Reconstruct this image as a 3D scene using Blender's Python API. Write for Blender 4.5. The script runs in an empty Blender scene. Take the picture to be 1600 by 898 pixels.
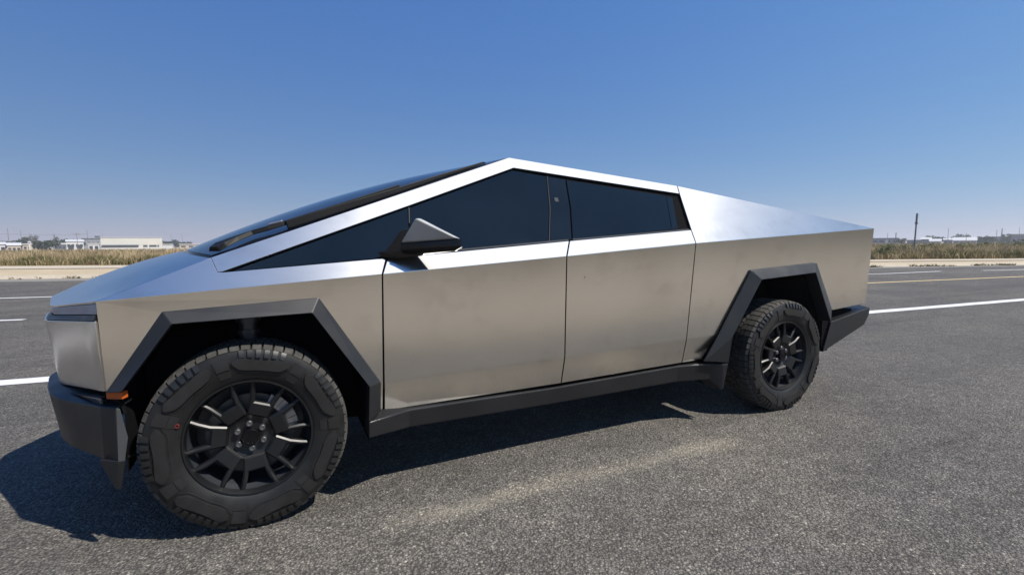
import bpy, bmesh, math, random
import numpy as np
from mathutils import Vector, Matrix

random.seed(7)
rng = np.random.default_rng(11)
S = bpy.context.scene
COL = S.collection

# ------------------------------------------------------------------ camera, sky, sun, exposure
cam_d = bpy.data.cameras.new("camera")
cam_d.sensor_width = 36.0
cam_d.lens = 17.373
cam_d.clip_start = 0.05
cam_d.clip_end = 20000
cam = bpy.data.objects.new("camera", cam_d)
COL.objects.link(cam)
YAW, PITCH, ROLL = math.radians(25.313), math.radians(5.029), math.radians(-0.380)
d_ = Vector((math.sin(YAW) * math.cos(PITCH), math.cos(YAW) * math.cos(PITCH), -math.sin(PITCH)))
r_ = Vector((math.cos(YAW), -math.sin(YAW), 0))
u_ = r_.cross(d_)
r2 = r_ * math.cos(ROLL) + u_ * math.sin(ROLL)
u2 = -r_ * math.sin(ROLL) + u_ * math.cos(ROLL)
M = Matrix((r2, u2, -d_)).transposed().to_4x4()
M.translation = Vector((0.1376, -2.4568, 1.2952))
cam.matrix_world = M
S.camera = cam

SUN_DIR = Vector((0.485, -0.57, 1.0)).normalized()      # towards the sun
SUN_EL = math.asin(SUN_DIR.z)
SUN_AZ = math.atan2(SUN_DIR.x, SUN_DIR.y)
world = bpy.data.worlds.new("World")
S.world = world
world.use_nodes = True
wn = world.node_tree
wn.nodes.clear()
sky = wn.nodes.new("ShaderNodeTexSky")
sky.sky_type = 'NISHITA'
sky.sun_disc = False
sky.sun_elevation = SUN_EL
sky.sun_rotation = SUN_AZ
sky.altitude = 2500
sky.air_density = 1.0
sky.dust_density = 0.0
sky.ozone_density = 3.0
# colour grade of the whole sky (camera white balance and response), a little brighter on the sun's side
GRADE = ((0.83, 0.193, 0.27), (0.509, -0.172, 0.269), (0.15, -0.293, 0.206))
BG_STRENGTH = 0.071
tcw = wn.nodes.new("ShaderNodeTexCoord")
dotn = wn.nodes.new("ShaderNodeVectorMath")
dotn.operation = 'DOT_PRODUCT'
wn.links.new(tcw.outputs["Generated"], dotn.inputs[0])
dotn.inputs[1].default_value = Vector((SUN_DIR.x, SUN_DIR.y, 0)).normalized()
sep_ = wn.nodes.new("ShaderNodeSeparateColor")
com_ = wn.nodes.new("ShaderNodeCombineColor")
wn.links.new(sky.outputs[0], sep_.inputs[0])
def wmath(op, a, b):
    n = wn.nodes.new("ShaderNodeMath")
    n.operation = op
    for i, v in enumerate((a, b)):
        if isinstance(v, (int, float)):
            n.inputs[i].default_value = v
        else:
            wn.links.new(v, n.inputs[i])
    return n.outputs[0]
for i, (g, k, az) in enumerate(GRADE):
    p_ = wmath('POWER', wmath('MULTIPLY', sep_.outputs[i], 0.05), g)
    e_ = wmath('POWER', math.e, wmath('MULTIPLY', dotn.outputs["Value"], az))
    wn.links.new(wmath('MULTIPLY', wmath('MULTIPLY', p_, e_), math.exp(k) / 0.10), com_.inputs[i])
bg = wn.nodes.new("ShaderNodeBackground")
bg.inputs["Strength"].default_value = BG_STRENGTH
wo = wn.nodes.new("ShaderNodeOutputWorld")
wn.links.new(com_.outputs[0], bg.inputs[0])
wn.links.new(bg.outputs[0], wo.inputs[0])

sun_d = bpy.data.lights.new("sun", 'SUN')
sun_d.energy = 5.0
sun_d.angle = math.radians(0.53)
sun_d.color = (1.0, 0.94, 0.84)
sun = bpy.data.objects.new("sun", sun_d)
sun.rotation_euler = SUN_DIR.to_track_quat('Z', 'Y').to_euler()
sun.location = (20, -20, 40)
COL.objects.link(sun)

S.view_settings.view_transform = 'Standard'
S.view_settings.look = 'None'
S.view_settings.exposure = 0.5
S.view_settings.gamma = 1.0
S.render.engine = 'CYCLES'
S.cycles.use_denoising = True
S.cycles.max_bounces = 8
S.cycles.caustics_reflective = True
S.cycles.sample_clamp_indirect = 12.0
S.cycles.sample_clamp_direct = 0.6

# ------------------------------------------------------------------ materials
def new_mat(name):
    m = bpy.data.materials.new(name)
    m.use_nodes = True
    nt = m.node_tree
    b = nt.nodes["Principled BSDF"]
    return m, nt, b

def N(nt, typ, **kw):
    n = nt.nodes.new(typ)
    for k, v in kw.items():
        if k in n.inputs:
            n.inputs[k].default_value = v
        else:
            setattr(n, k, v)
    return n

def noise(nt, vec, scale, detail=4, rough=0.55):
    n = N(nt, "ShaderNodeTexNoise", Scale=scale, Detail=detail, Roughness=rough)
    nt.links.new(vec, n.inputs["Vector"])
    return n.outputs["Fac"]

def ramp(nt, fac, stops):
    r = nt.nodes.new("ShaderNodeValToRGB")
    el = r.color_ramp.elements
    while len(el) > 1:
        el.remove(el[-1])
    el[0].position, el[0].color = stops[0][0], c4(stops[0][1])
    for p, c in stops[1:]:
        e = el.new(p)
        e.color = c4(c)
    nt.links.new(fac, r.inputs[0])
    return r.outputs[0]

def c4(c):
    if isinstance(c, (int, float)):
        return (c, c, c, 1)
    return (*c, 1)

def mathn(nt, op, a, b=None, clamp=False):
    n = nt.nodes.new("ShaderNodeMath")
    n.operation = op
    n.use_clamp = clamp
    for i, v in enumerate((a, b)):
        if v is None:
            continue
        if isinstance(v, (int, float)):
            n.inputs[i].default_value = v
        else:
            nt.links.new(v, n.inputs[i])
    return n.outputs[0]

def mixc(nt, fac, a, b, mode='MIX'):
    n = nt.nodes.new("ShaderNodeMix")
    n.data_type = 'RGBA'
    n.blend_type = mode
    for sock, v in ((n.inputs[0], fac), (n.inputs[6], a), (n.inputs[7], b)):
        if isinstance(v, (int, float)):
            sock.default_value = v if sock.type == 'VALUE' else c4(v)
        elif isinstance(v, tuple):
            sock.default_value = c4(v)
        else:
            nt.links.new(v, sock)
    return n.outputs[2]

def coords(nt, kind="Object", scale=(1, 1, 1)):
    tc = nt.nodes.new("ShaderNodeTexCoord")
    if scale == (1, 1, 1):
        return tc.outputs[kind]
    mp = N(nt, "ShaderNodeMapping")
    mp.inputs["Scale"].default_value = scale
    nt.links.new(tc.outputs[kind], mp.inputs[0])
    return mp.outputs[0]

def bump(nt, b, h, strength, dist):
    n = N(nt, "ShaderNodeBump", Strength=strength, Distance=dist)
    nt.links.new(h, n.inputs["Height"])
    nt.links.new(n.outputs[0], b.inputs["Normal"])
    return n

def simple(name, col, rough=0.6, metal=0.0, spec=0.5, var=0.12, vscale=6.0, coat=0.0, bstr=0.0, bscale=80):
    m, nt, b = new_mat(name)
    v = coords(nt)
    f = noise(nt, v, vscale, 5)
    lo = tuple(max(0, c * (1 - var)) for c in col)
    hi = tuple(min(1, c * (1 + var)) for c in col)
    nt.links.new(ramp(nt, f, [(0.3, lo), (0.7, hi)]), b.inputs["Base Color"])
    rr = ramp(nt, f, [(0.3, max(0.02, rough - 0.06)), (0.7, min(1, rough + 0.06))])
    nt.links.new(rr, b.inputs["Roughness"])
    b.inputs["Metallic"].default_value = metal
    b.inputs["Specular IOR Level"].default_value = spec
    b.inputs["Coat Weight"].default_value = coat
    if bstr:
        bump(nt, b, noise(nt, v, bscale, 3), bstr, 0.002)
    return m

def steel_mat():
    m, nt, b = new_mat("brushed_steel")
    v = coords(nt)
    cloud = noise(nt, v, 1.7, 3, 0.5)
    smear = noise(nt, coords(nt, scale=(1.2, 1.2, 4.0)), 3.0, 6, 0.65)
    mixv = mathn(nt, 'ADD', mathn(nt, 'MULTIPLY', cloud, 0.6), mathn(nt, 'MULTIPLY', smear, 0.4))
    base = ramp(nt, mixv, [(0.30, (0.635, 0.612, 0.58)), (0.48, (0.70, 0.68, 0.648)), (0.66, (0.735, 0.715, 0.683))])
    sv = N(nt, "ShaderNodeTexVoronoi", Scale=3.2, Randomness=1.0)
    nt.links.new(v, sv.inputs["Vector"])
    spot = ramp(nt, sv.outputs["Distance"], [(0.012, 0.55), (0.03, 1.0)])
    base = mixc(nt, 1.0, base, spot, 'MULTIPLY')
    prints = noise(nt, v, 6.5, 5, 0.6)
    base = mixc(nt, 1.0, base, ramp(nt, prints, [(0.30, 0.90), (0.46, 1.0)]), 'MULTIPLY')
    nt.links.new(base, b.inputs["Base Color"])
    b.inputs["Metallic"].default_value = 1.0
    nt.links.new(ramp(nt, mixv, [(0.32, 0.236), (0.66, 0.244)]), b.inputs["Roughness"])
    return m

def glass_mat(name, col=(0.006, 0.010, 0.016), rough=0.03, spec=0.5):
    m, nt, b = new_mat(name)
    v = coords(nt)
    f = noise(nt, v, 2.5, 4)
    nt.links.new(ramp(nt, f, [(0.35, col), (0.75, tuple(c * 1.5 for c in col))]), b.inputs["Base Color"])
    nt.links.new(ramp(nt, f, [(0.3, rough), (0.8, rough + 0.006)]), b.inputs["Roughness"])
    b.inputs["Specular IOR Level"].default_value = spec
    b.inputs["IOR"].default_value = 1.52
    return m

def road_mat():
    m, nt, b = new_mat("asphalt")
    v = coords(nt)
    vor = N(nt, "ShaderNodeTexVoronoi", Scale=86.0, Randomness=1.0)
    nt.links.new(v, vor.inputs["Vector"])
    vor2 = N(nt, "ShaderNodeTexVoronoi", Scale=210.0, Randomness=1.0)
    nt.links.new(v, vor2.inputs["Vector"])
    sep = nt.nodes.new("ShaderNodeSeparateColor")
    nt.links.new(vor.outputs["Color"], sep.inputs[0])
    sep2 = nt.nodes.new("ShaderNodeSeparateColor")
    nt.links.new(vor2.outputs["Color"], sep2.inputs[0])
    stone = ramp(nt, sep.outputs[0], [(0.0, (0.062, 0.058, 0.053)), (0.35, (0.104, 0.097, 0.088)), (0.80, (0.162, 0.151, 0.135)),
                                      (0.96, (0.22, 0.207, 0.182)), (1.0, (0.46, 0.43, 0.37))])
    stone2 = ramp(nt, sep2.outputs[1], [(0.0, (0.050, 0.046, 0.041)), (0.6, (0.126, 0.115, 0.101)), (0.97, (0.195, 0.183, 0.163)), (1.0, (0.42, 0.39, 0.34))])
    base = mixc(nt, 0.5, stone, stone2)
    gap = ramp(nt, vor.outputs["Distance"], [(0.30, 1.0), (0.70, 0.42)])
    base = mixc(nt, 1.0, base, gap, 'MULTIPLY')
    big = noise(nt, v, 0.55, 6, 0.62)
    base = mixc(nt, 1.0, base, ramp(nt, big, [(0.30, (0.84, 0.84, 0.86)), (0.5, (1.08, 1.08, 1.08)), (0.72, (1.34, 1.31, 1.25))]), 'MULTIPLY')
    mid = noise(nt, v, 7.0, 4, 0.6)
    base = mixc(nt, 1.0, base, ramp(nt, mid, [(0.3, 0.80), (0.7, 1.16)]), 'MULTIPLY')
    # worn wheel paths along the road, and broken dark rubber scuffs
    st = noise(nt, coords(nt, scale=(0.07, 1.4, 1)), 1.3, 5, 0.6)
    base = mixc(nt, 1.0, base, ramp(nt, st, [(0.30, 0.82), (0.46, 1.0), (0.65, 1.08)]), 'MULTIPLY')
    sc = noise(nt, coords(nt, scale=(0.55, 5.0, 1)), 1.1, 7, 0.72)
    base = mixc(nt, 1.0, base, ramp(nt, sc, [(0.32, 0.66), (0.42, 1.0)]), 'MULTIPLY')
    # pale streak: sunlight bounced off the truck side, painted into the colour
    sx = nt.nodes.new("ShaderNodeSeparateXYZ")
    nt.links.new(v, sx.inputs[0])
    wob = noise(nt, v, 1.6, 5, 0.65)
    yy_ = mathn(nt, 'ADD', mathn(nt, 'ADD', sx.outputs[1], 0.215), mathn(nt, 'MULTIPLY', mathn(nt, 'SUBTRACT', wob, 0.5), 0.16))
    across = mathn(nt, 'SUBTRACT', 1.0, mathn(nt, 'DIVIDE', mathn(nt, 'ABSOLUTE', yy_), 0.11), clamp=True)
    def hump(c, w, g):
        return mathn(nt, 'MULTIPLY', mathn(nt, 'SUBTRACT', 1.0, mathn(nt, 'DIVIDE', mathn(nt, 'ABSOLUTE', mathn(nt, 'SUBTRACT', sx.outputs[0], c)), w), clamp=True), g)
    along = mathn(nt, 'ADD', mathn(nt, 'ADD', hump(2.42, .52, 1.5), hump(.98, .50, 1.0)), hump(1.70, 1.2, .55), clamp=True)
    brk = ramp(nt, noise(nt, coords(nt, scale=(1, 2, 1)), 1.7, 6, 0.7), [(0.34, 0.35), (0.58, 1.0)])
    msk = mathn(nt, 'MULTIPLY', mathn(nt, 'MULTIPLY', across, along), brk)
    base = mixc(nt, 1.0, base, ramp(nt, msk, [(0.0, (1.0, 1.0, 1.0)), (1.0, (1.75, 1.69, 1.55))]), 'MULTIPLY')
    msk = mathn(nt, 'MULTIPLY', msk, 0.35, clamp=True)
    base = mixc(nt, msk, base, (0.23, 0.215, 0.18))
    nt.links.new(base, b.inputs["Base Color"])
    b.inputs["Roughness"].default_value = 0.82
    b.inputs["Specular IOR Level"].default_value = 0.35
    h = mathn(nt, 'ADD', mathn(nt, 'MULTIPLY', vor.outputs["Distance"], -1.0), mathn(nt, 'MULTIPLY', sep.outputs[1], 0.5))
    h = mathn(nt, 'ADD', h, mathn(nt, 'MULTIPLY', vor2.outputs["Distance"], -0.4))
    bump(nt, b, h, 0.9, 0.008)
    return m

def dusty_mat(name, a, c, scale=1.0, bstr=0.5):
    m, nt, b = new_mat(name)
    v = coords(nt)
    f1 = noise(nt, v, 0.4 * scale, 6, 0.65)
    f2 = noise(nt, v, 9 * scale, 5, 0.7)
    base = ramp(nt, f1, [(0.3, a), (0.7, c)])
    base = mixc(nt, 1.0, base, ramp(nt, f2, [(0.3, 0.72), (0.7, 1.2)]), 'MULTIPLY')
    nt.links.new(base, b.inputs["Base Color"])
    b.inputs["Roughness"].default_value = 0.95
    b.inputs["Specular IOR Level"].default_value = 0.2
    bump(nt, b, f2, bstr, 0.03)
    return m

def paint_mat(name, col):
    m, nt, b = new_mat(name)
    v = coords(nt)
    vor = N(nt, "ShaderNodeTexVoronoi", Scale=95.0)
    nt.links.new(v, vor.inputs["Vector"])
    f = noise(nt, v, 14, 6, 0.7)
    big = noise(nt, v, 1.1, 4, 0.6)
    wear = mathn(nt, 'ADD', mathn(nt, 'MULTIPLY', f, 0.65), mathn(nt, 'MULTIPLY', big, 0.5))
    dark = tuple(x * 0.35 for x in col)
    nt.links.new(ramp(nt, wear, [(0.36, dark), (0.47, tuple(x * 0.85 for x in col)), (0.7, col)]), b.inputs["Base Color"])
    b.inputs["Roughness"].default_value = 0.7
    bump(nt, b, vor.outputs["Distance"], 0.4, 0.004)
    return m

def attr_mat(name, rough=0.8, trans=0.25):
    m, nt, b = new_mat(name)
    a = nt.nodes.new("ShaderNodeAttribute")
    a.attribute_name = "Col"
    nt.links.new(a.outputs["Color"], b.inputs["Base Color"])
    b.inputs["Roughness"].default_value = rough
    b.inputs["Specular IOR Level"].default_value = 0.15
    tr = nt.nodes.new("ShaderNodeBsdfTranslucent")
    nt.links.new(a.outputs["Color"], tr.inputs["Color"])
    mx = nt.nodes.new("ShaderNodeMixShader")
    mx.inputs[0].default_value = trans
    out = nt.nodes["Material Output"]
    nt.links.new(b.outputs[0], mx.inputs[1])
    nt.links.new(tr.outputs[0], mx.inputs[2])
    nt.links.new(mx.outputs[0], out.inputs[0])
    return m

MAT = {}
MAT['steel'] = steel_mat()
MAT['trim'] = simple("satin_black_trim", (0.010, 0.0105, 0.012), 0.43, spec=0.46, bstr=0.05, bscale=400)
MAT['gloss'] = simple("gloss_black_trim", (0.005, 0.005, 0.006), 0.16, spec=0.3)
MAT['matte'] = simple("matte_black_rubber", (0.006, 0.006, 0.0065), 0.5, spec=0.15)
MAT['dark'] = simple("dark_cavity_plastic", (0.006, 0.006, 0.007), 0.9, spec=0.05)
MAT['rubber'] = simple("tyre_rubber", (0.009, 0.009, 0.009), 0.5, spec=0.38, var=0.25, vscale=18, bstr=0.3, bscale=300)
MAT['moulding'] = simple("satin_tyre_moulding", (0.013, 0.013, 0.0132), 0.40, spec=0.5, var=0.2, vscale=18)
MAT['tread'] = simple("dusty_tread_rubber", (0.055, 0.053, 0.049), 0.85, spec=0.25, var=0.4, vscale=25, bstr=0.4, bscale=250)
MAT['wheel'] = simple("black_wheel_paint", (0.005, 0.0055, 0.0065), 0.42, spec=0.5)
MAT['barrel'] = simple("grey_wheel_barrel", (0.05, 0.055, 0.065), 0.35, metal=0.6)
MAT['disc'] = simple("brake_steel", (0.10, 0.10, 0.105), 0.45, metal=1.0)
MAT['alloy'] = simple("bare_alloy", (0.30, 0.30, 0.31), 0.42, metal=1.0)
MAT['glass'] = glass_mat("tinted_glass", (0.004, 0.007, 0.011), 0.012, 0.36)
MAT['screen'] = glass_mat("windscreen_glass", (0.006, 0.008, 0.011), 0.02, 0.5)
MAT['pillar'] = glass_mat("pillar_gloss", (0.005, 0.008, 0.012), 0.015, 0.36)
MAT['lens'] = simple("light_bar_lens", (0.30, 0.32, 0.36), 0.18, spec=0.6)
MAT['amber'] = simple("amber_lens", (0.42, 0.085, 0.015), 0.2, var=0.2)
MAT['rim'] = simple("mirror_cap_grey", (0.34, 0.345, 0.35), 0.40, metal=0.3)
MAT['mirror'] = simple("mirror_silver", (0.8, 0.8, 0.8), 0.03, metal=1.0)
MAT['red'] = simple("red_paint", (0.14, 0.015, 0.012), 0.6)
MAT['seam'] = simple("grey_seal", (0.055, 0.058, 0.062), 0.85, spec=0.05)
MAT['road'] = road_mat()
MAT['soil'] = dusty_mat("dry_soil", (0.215, 0.187, 0.148), (0.285, 0.25, 0.195))
MAT['scrub'] = dusty_mat("scrub_ground", (0.07, 0.062, 0.042), (0.15, 0.125, 0.08), 0.8)
MAT['field'] = dusty_mat("dry_field_soil", (0.27, 0.205, 0.13), (0.37, 0.29, 0.18), 0.7)
MAT['verge'] = dusty_mat("sandy_verge", (0.34, 0.275, 0.185), (0.45, 0.37, 0.255), 2.0)
MAT['concrete'] = dusty_mat("pale_concrete", (0.38, 0.33, 0.255), (0.46, 0.40, 0.315), 2.5, 0.2)
MAT['kerb'] = dusty_mat("kerb_concrete", (0.36, 0.315, 0.245), (0.44, 0.385, 0.30), 3.0, 0.2)
MAT['gutter'] = dusty_mat("gutter_concrete", (0.17, 0.16, 0.145), (0.24, 0.22, 0.195), 3.0, 0.2)
MAT['white_line'] = paint_mat("white_road_paint", (0.78, 0.77, 0.74))
MAT['yellow_line'] = paint_mat("yellow_road_paint", (0.62, 0.47, 0.22))
MAT['dust'] = dusty_mat("dust_patch", (0.2, 0.19, 0.16), (0.24, 0.22, 0.19), 4)
MAT['grass'] = attr_mat("dry_grass_blades", 0.85, 0.25)
MAT['leaf'] = attr_mat("leaves", 0.7, 0.2)
MAT['bark'] = simple("bark", (0.10, 0.075, 0.055), 0.9, var=0.3, vscale=8)
MAT['white_wall'] = simple("white_wall_paint", (0.52, 0.515, 0.50), 0.7, var=0.06)
MAT['cream_wall'] = simple("cream_cladding", (0.58, 0.56, 0.49), 0.65, var=0.04, vscale=0.3)
MAT['grey_wall'] = simple("grey_wall", (0.20, 0.21, 0.23), 0.7, var=0.1)
MAT['tan_wall'] = simple("tan_wall", (0.42, 0.36, 0.28), 0.8, var=0.1)
MAT['roof_white'] = simple("pale_roof", (0.50, 0.50, 0.50), 0.5, var=0.05)
MAT['roof_dark'] = simple("dark_roof", (0.10, 0.11, 0.125), 0.6, var=0.15)
MAT['opening'] = simple("dark_opening", (0.035, 0.038, 0.045), 0.4)
MAT['pole'] = simple("pole_grey_steel", (0.15, 0.16, 0.165), 0.55, metal=0.3)
MAT['wood'] = simple("weathered_pole_wood", (0.15, 0.12, 0.095), 0.9)

# ------------------------------------------------------------------ object helpers
def link(name, me, mat=None, parent=None, loc=(0, 0, 0)):
    o = bpy.data.objects.new(name, me)
    COL.objects.link(o)
    if mat is not None:
        mats = mat if isinstance(mat, (list, tuple)) else [mat]
        for mm in mats:
            me.materials.append(MAT[mm] if isinstance(mm, str) else mm)
    o.location = loc
    if parent is not None:
        o.parent = parent
        base = parent
        off = Vector((0, 0, 0))
        while base is not None:
            off += base.location
            base = base.parent
        if o.get("_world", 0) == 0:
            o.location = Vector(loc)
    return o

def tag(o, label=None, cat=None, group=None, kind=None):
    if label: o["label"] = label
    if cat: o["category"] = cat
    if group: o["group"] = group
    if kind: o["kind"] = kind
    return o

def empty(name, loc=(0, 0, 0), rz=0.0, parent=None):
    o = bpy.data.objects.new(name, None)
    o.empty_display_size = 0.2
    COL.objects.link(o)
    o.location = loc
    o.rotation_euler = (0, 0, rz)
    if parent is not None:
        o.parent = parent
    return o

def mesh_py(name, verts, faces, smooth=None):
    me = bpy.data.meshes.new(name)
    me.from_pydata([tuple(map(float, v)) for v in verts], [], [tuple(f) for f in faces])
    me.update()
    if smooth is not None:
        me.polygons.foreach_set("use_smooth", [True] * len(me.polygons))
        me.set_sharp_from_angle(angle=math.radians(smooth))
    return me

def fix_normals(bm):
    bmesh.ops.recalc_face_normals(bm, faces=bm.faces[:])

def bm_to_mesh(bm, name, smooth=None):
    me = bpy.data.meshes.new(name)
    bm.to_mesh(me)
    bm.free()
    if smooth is not None:
        me.polygons.foreach_set("use_smooth", [True] * len(me.polygons))
        me.set_sharp_from_angle(angle=math.radians(smooth))
    return me

def add_box(bm, x0, x1, y0, y1, z0, z1):
    vs = [bm.verts.new(p) for p in ((x0, y0, z0), (x1, y0, z0), (x1, y1, z0), (x0, y1, z0), (x0, y0, z1), (x1, y0, z1), (x1, y1, z1), (x0, y1, z1))]
    for f in ((0, 3, 2, 1), (4, 5, 6, 7), (0, 1, 5, 4), (1, 2, 6, 5), (2, 3, 7, 6), (3, 0, 4, 7)):
        bm.faces.new([vs[i] for i in f])
    return vs

def add_hex(bm, pts):
    vs = [bm.verts.new(p) for p in pts]
    for f in ((0, 3, 2, 1), (4, 5, 6, 7), (0, 1, 5, 4), (1, 2, 6, 5), (2, 3, 7, 6), (3, 0, 4, 7)):
        bm.faces.new([vs[i] for i in f])

def add_tube(bm, p0, p1, r0, r1=None, n=8, caps=True):
    r1 = r0 if r1 is None else r1
    p0, p1 = Vector(p0), Vector(p1)
    ax = (p1 - p0).normalized()
    q = ax.to_track_quat('Z', 'Y')
    a, b = [], []
    for i in range(n):
        t = 2 * math.pi * i / n
        e = q @ Vector((math.cos(t), math.sin(t), 0))
        a.append(bm.verts.new(p0 + e * r0))
        b.append(bm.verts.new(p1 + e * r1))
    for i in range(n):
        bm.faces.new((a[i], a[(i + 1) % n], b[(i + 1) % n], b[i]))
    if caps:
        bm.faces.new(a[::-1])
        bm.faces.new(b)

def box_obj(name, dims, mat, parent=None):
    bm = bmesh.new()
    add_box(bm, *dims)
    return link(name, bm_to_mesh(bm, name), mat, parent)

def bevel(o, w=0.003, seg=2, ang=8):
    m = o.modifiers.new("bevel", 'BEVEL')
    m.width = w
    m.segments = seg
    m.limit_method = 'ANGLE'
    m.angle_limit = math.radians(ang)
    m.harden_normals = False
    return o

def ncross(pts):
    n = np.zeros(3)
    for i in range(len(pts)):
        a, b = np.array(pts[i]), np.array(pts[(i + 1) % len(pts)])
        n += np.cross(a, b)
    return n / (np.linalg.norm(n) + 1e-12)

def shell(name, verts, faces, hint, th, mat, parent=None, bw=0.002, smooth=None, side=1, origin=(0, 0, 0)):
    """sheet of polygons (outer skin) given a real thickness on its inner side"""
    V = np.array(verts, float)
    hint = np.array(hint, float)
    if side < 0:
        V[:, 1] = 2.0 - V[:, 1]
        hint[1] *= -1
    F = []
    tot = np.zeros(3)
    for f in faces:
        F.append(list(f))
    # orient consistently with bmesh then flip to the hint
    bm = bmesh.new()
    bv = [bm.verts.new(v) for v in V]
    for f in F:
        bm.faces.new([bv[i] for i in f])
    fix_normals(bm)
    bm.normal_update()
    s = sum((np.array(f.normal) @ hint) * f.calc_area() for f in bm.faces)
    if s < 0:
        bmesh.ops.reverse_faces(bm, faces=bm.faces[:])
    bm.normal_update()
    inner = {}
    for v in bm.verts[:]:
        n = Vector((0, 0, 0))
        for f in v.link_faces:
            n += f.normal
        # keep the offset distance true on folds
        n.normalize()
        k = min(f.normal.dot(n) for f in v.link_faces)
        inner[v] = v.co - n * (th / max(0.5, k))
    outer_faces = bm.faces[:]
    bound = [e for e in bm.edges if len(e.link_faces) == 1]
    nv = {v: bm.verts.new(c) for v, c in inner.items()}
    for f in outer_faces:
        bm.faces.new([nv[v] for v in reversed(f.verts)])
    for e in bound:
        f = e.link_faces[0]
        for l in f.loops:
            if l.edge == e:
                a, b = l.vert, l.link_loop_next.vert
                break
        bm.faces.new((b, a, nv[a], nv[b]))
    bm.normal_update()
    org = Vector(origin)
    for v in bm.verts:
        v.co -= org
    me = bm_to_mesh(bm, name, smooth)
    o = link(name, me, mat, parent)
    if bw:
        bevel(o, bw)
    return o

def grid_faces(nu, nv):
    return [(i * nv + j, i * nv + j + 1, (i + 1) * nv + j + 1, (i + 1) * nv + j) for i in range(nu - 1) for j in range(nv - 1)]

# ------------------------------------------------------------------ ground, road, markings
def sheet(name, pts, z, mat):
    me = mesh_py(name, [(x, y, z) for x, y in pts], [tuple(range(len(pts)))])
    if me.polygons[0].normal.z < 0:
        me.flip_normals()
    o = link(name, me, mat)
    return tag(o, kind='structure')

def strip(name, a, b, za, zb, mat, kind='structure'):
    """ribbon between two polylines"""
    n = len(a)
    V = [(x, y, za) for x, y in a] + [(x, y, zb) for x, y in b]
    F = [(i, i + 1, n + i + 1, n + i) for i in range(n - 1)]
    me = mesh_py(name, V, F)
    if me.polygons[0].normal.z < 0:
        me.flip_normals()
    o = link(name, me, mat)
    return tag(o, kind=kind)

def ext(p, q, tail):
    """polyline through two surveyed points, run on to the left, then bending along the road on the right"""
    p, q = Vector(p), Vector(q)
    d = (q - p).normalized()
    s = p - d * 90
    pts = [s, p, q] + [Vector(t) for t in tail]
    out = []
    for i in range(len(pts) - 1):
        n = 24
        for k in range(n):
            out.append(tuple(pts[i].lerp(pts[i + 1], k / n)))
    out.append(tuple(pts[-1]))
    return out

asph = ext((-8.95, 22.45), (34.3, 9.35), [(60, 4.2), (200, -4)])
kb = ext((-9.71, 24.4), (35.6, 9.85), [(60, 5.2), (200, -2.6)])
kt = ext((-9.75, 24.55), (35.64, 10.0), [(60, 5.35), (200, -2.45)])
kback = ext((-9.9, 25.1), (35.8, 10.4), [(60, 5.75), (200, -2.05)])
sfront = ext((-12.6, 32.6), (39.0, 11.2), [(60, 7.2), (200, -0.6)])
sback = ext((-14.4, 37.6), (42.0, 12.4), [(60, 8.8), (200, 1.0)])
grass_front = ext((-15.0, 39.2), (43.2, 12.8), [(60, 9.4), (200, 1.6)])

ground = sheet("ground", [(-1500, -1500), (1500, -1500), (1500, 1500), (-1500, 1500)], -0.03, 'field')
near_edge = [(x, -1.85 + 2.6 * min(1, max(0, (-2.0 - x) / 3.5)) + 0.10 * math.sin(x * 0.9)) for x in [p[0] for p in asph]]  # unseen edge; its left bend is added so the nose steel reflects soil
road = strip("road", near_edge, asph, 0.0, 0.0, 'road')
gutter = strip("gutter", asph, kb, 0.0, 0.004, 'gutter')
# kerb : face, top
def kerb():
    n = len(kb)
    V = [(x, y, 0.0) for x, y in kb] + [(x, y, 0.115) for x, y in kt] + [(x, y, 0.125) for x, y in kback] + [(x, y, -0.02) for x, y in kback]
    F = []
    for r in range(3):
        for i in range(n - 1):
            F.append((r * n + i, r * n + i + 1, (r + 1) * n + i + 1, (r + 1) * n + i))
    me = mesh_py("kerb", V, F)
    return tag(link("kerb", me, 'kerb'), kind='structure')
kerb()
strip("verge", kback, sfront, 0.118, 0.12, 'verge')
strip("pavement", sfront, sback, 0.16, 0.16, 'concrete')
strip("pavement_edge", [(x, y - 0.0) for x, y in sfront], sfront, 0.10, 0.16, 'gutter')  # darker concrete on this face stands in for the shadow along the edge
strip("field", sback, [(x * 1.0, y + 400) for x, y in sback], 0.13, -0.5, 'field')
shoulder = strip("shoulder", [(x, -5.4 + .5 * math.sin(x * .4)) for x, y in near_edge], near_edge, 0.0, 0.006, 'soil')
scrub = strip("scrubland", [(x, -260) for x, y in near_edge], [(x, -5.2) for x, y in near_edge], 0.5, -0.01, 'scrub')

def line_strip(name, pts, w, mat, z=0.004):
    """painted marking: slightly uneven edges"""
    a, b = [], []
    for i, (p, q) in enumerate(zip(pts[:-1], pts[1:])):
        p, q = Vector(p), Vector(q)
        d = (q - p).normalized()
        nrm = Vector((-d.y, d.x))
        k = max(2, int((q - p).length / 0.35))
        k = min(k, 120)
        for j in range(k + (1 if i == len(pts) - 2 else 0)):
            c = p.lerp(q, j / k)
            a.append(tuple(c + nrm * (w / 2 + random.uniform(-.006, .006))))
            b.append(tuple(c - nrm * (w / 2 + random.uniform(-.006, .006))))
    return strip(name, a, b, z, z, mat)

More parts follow.
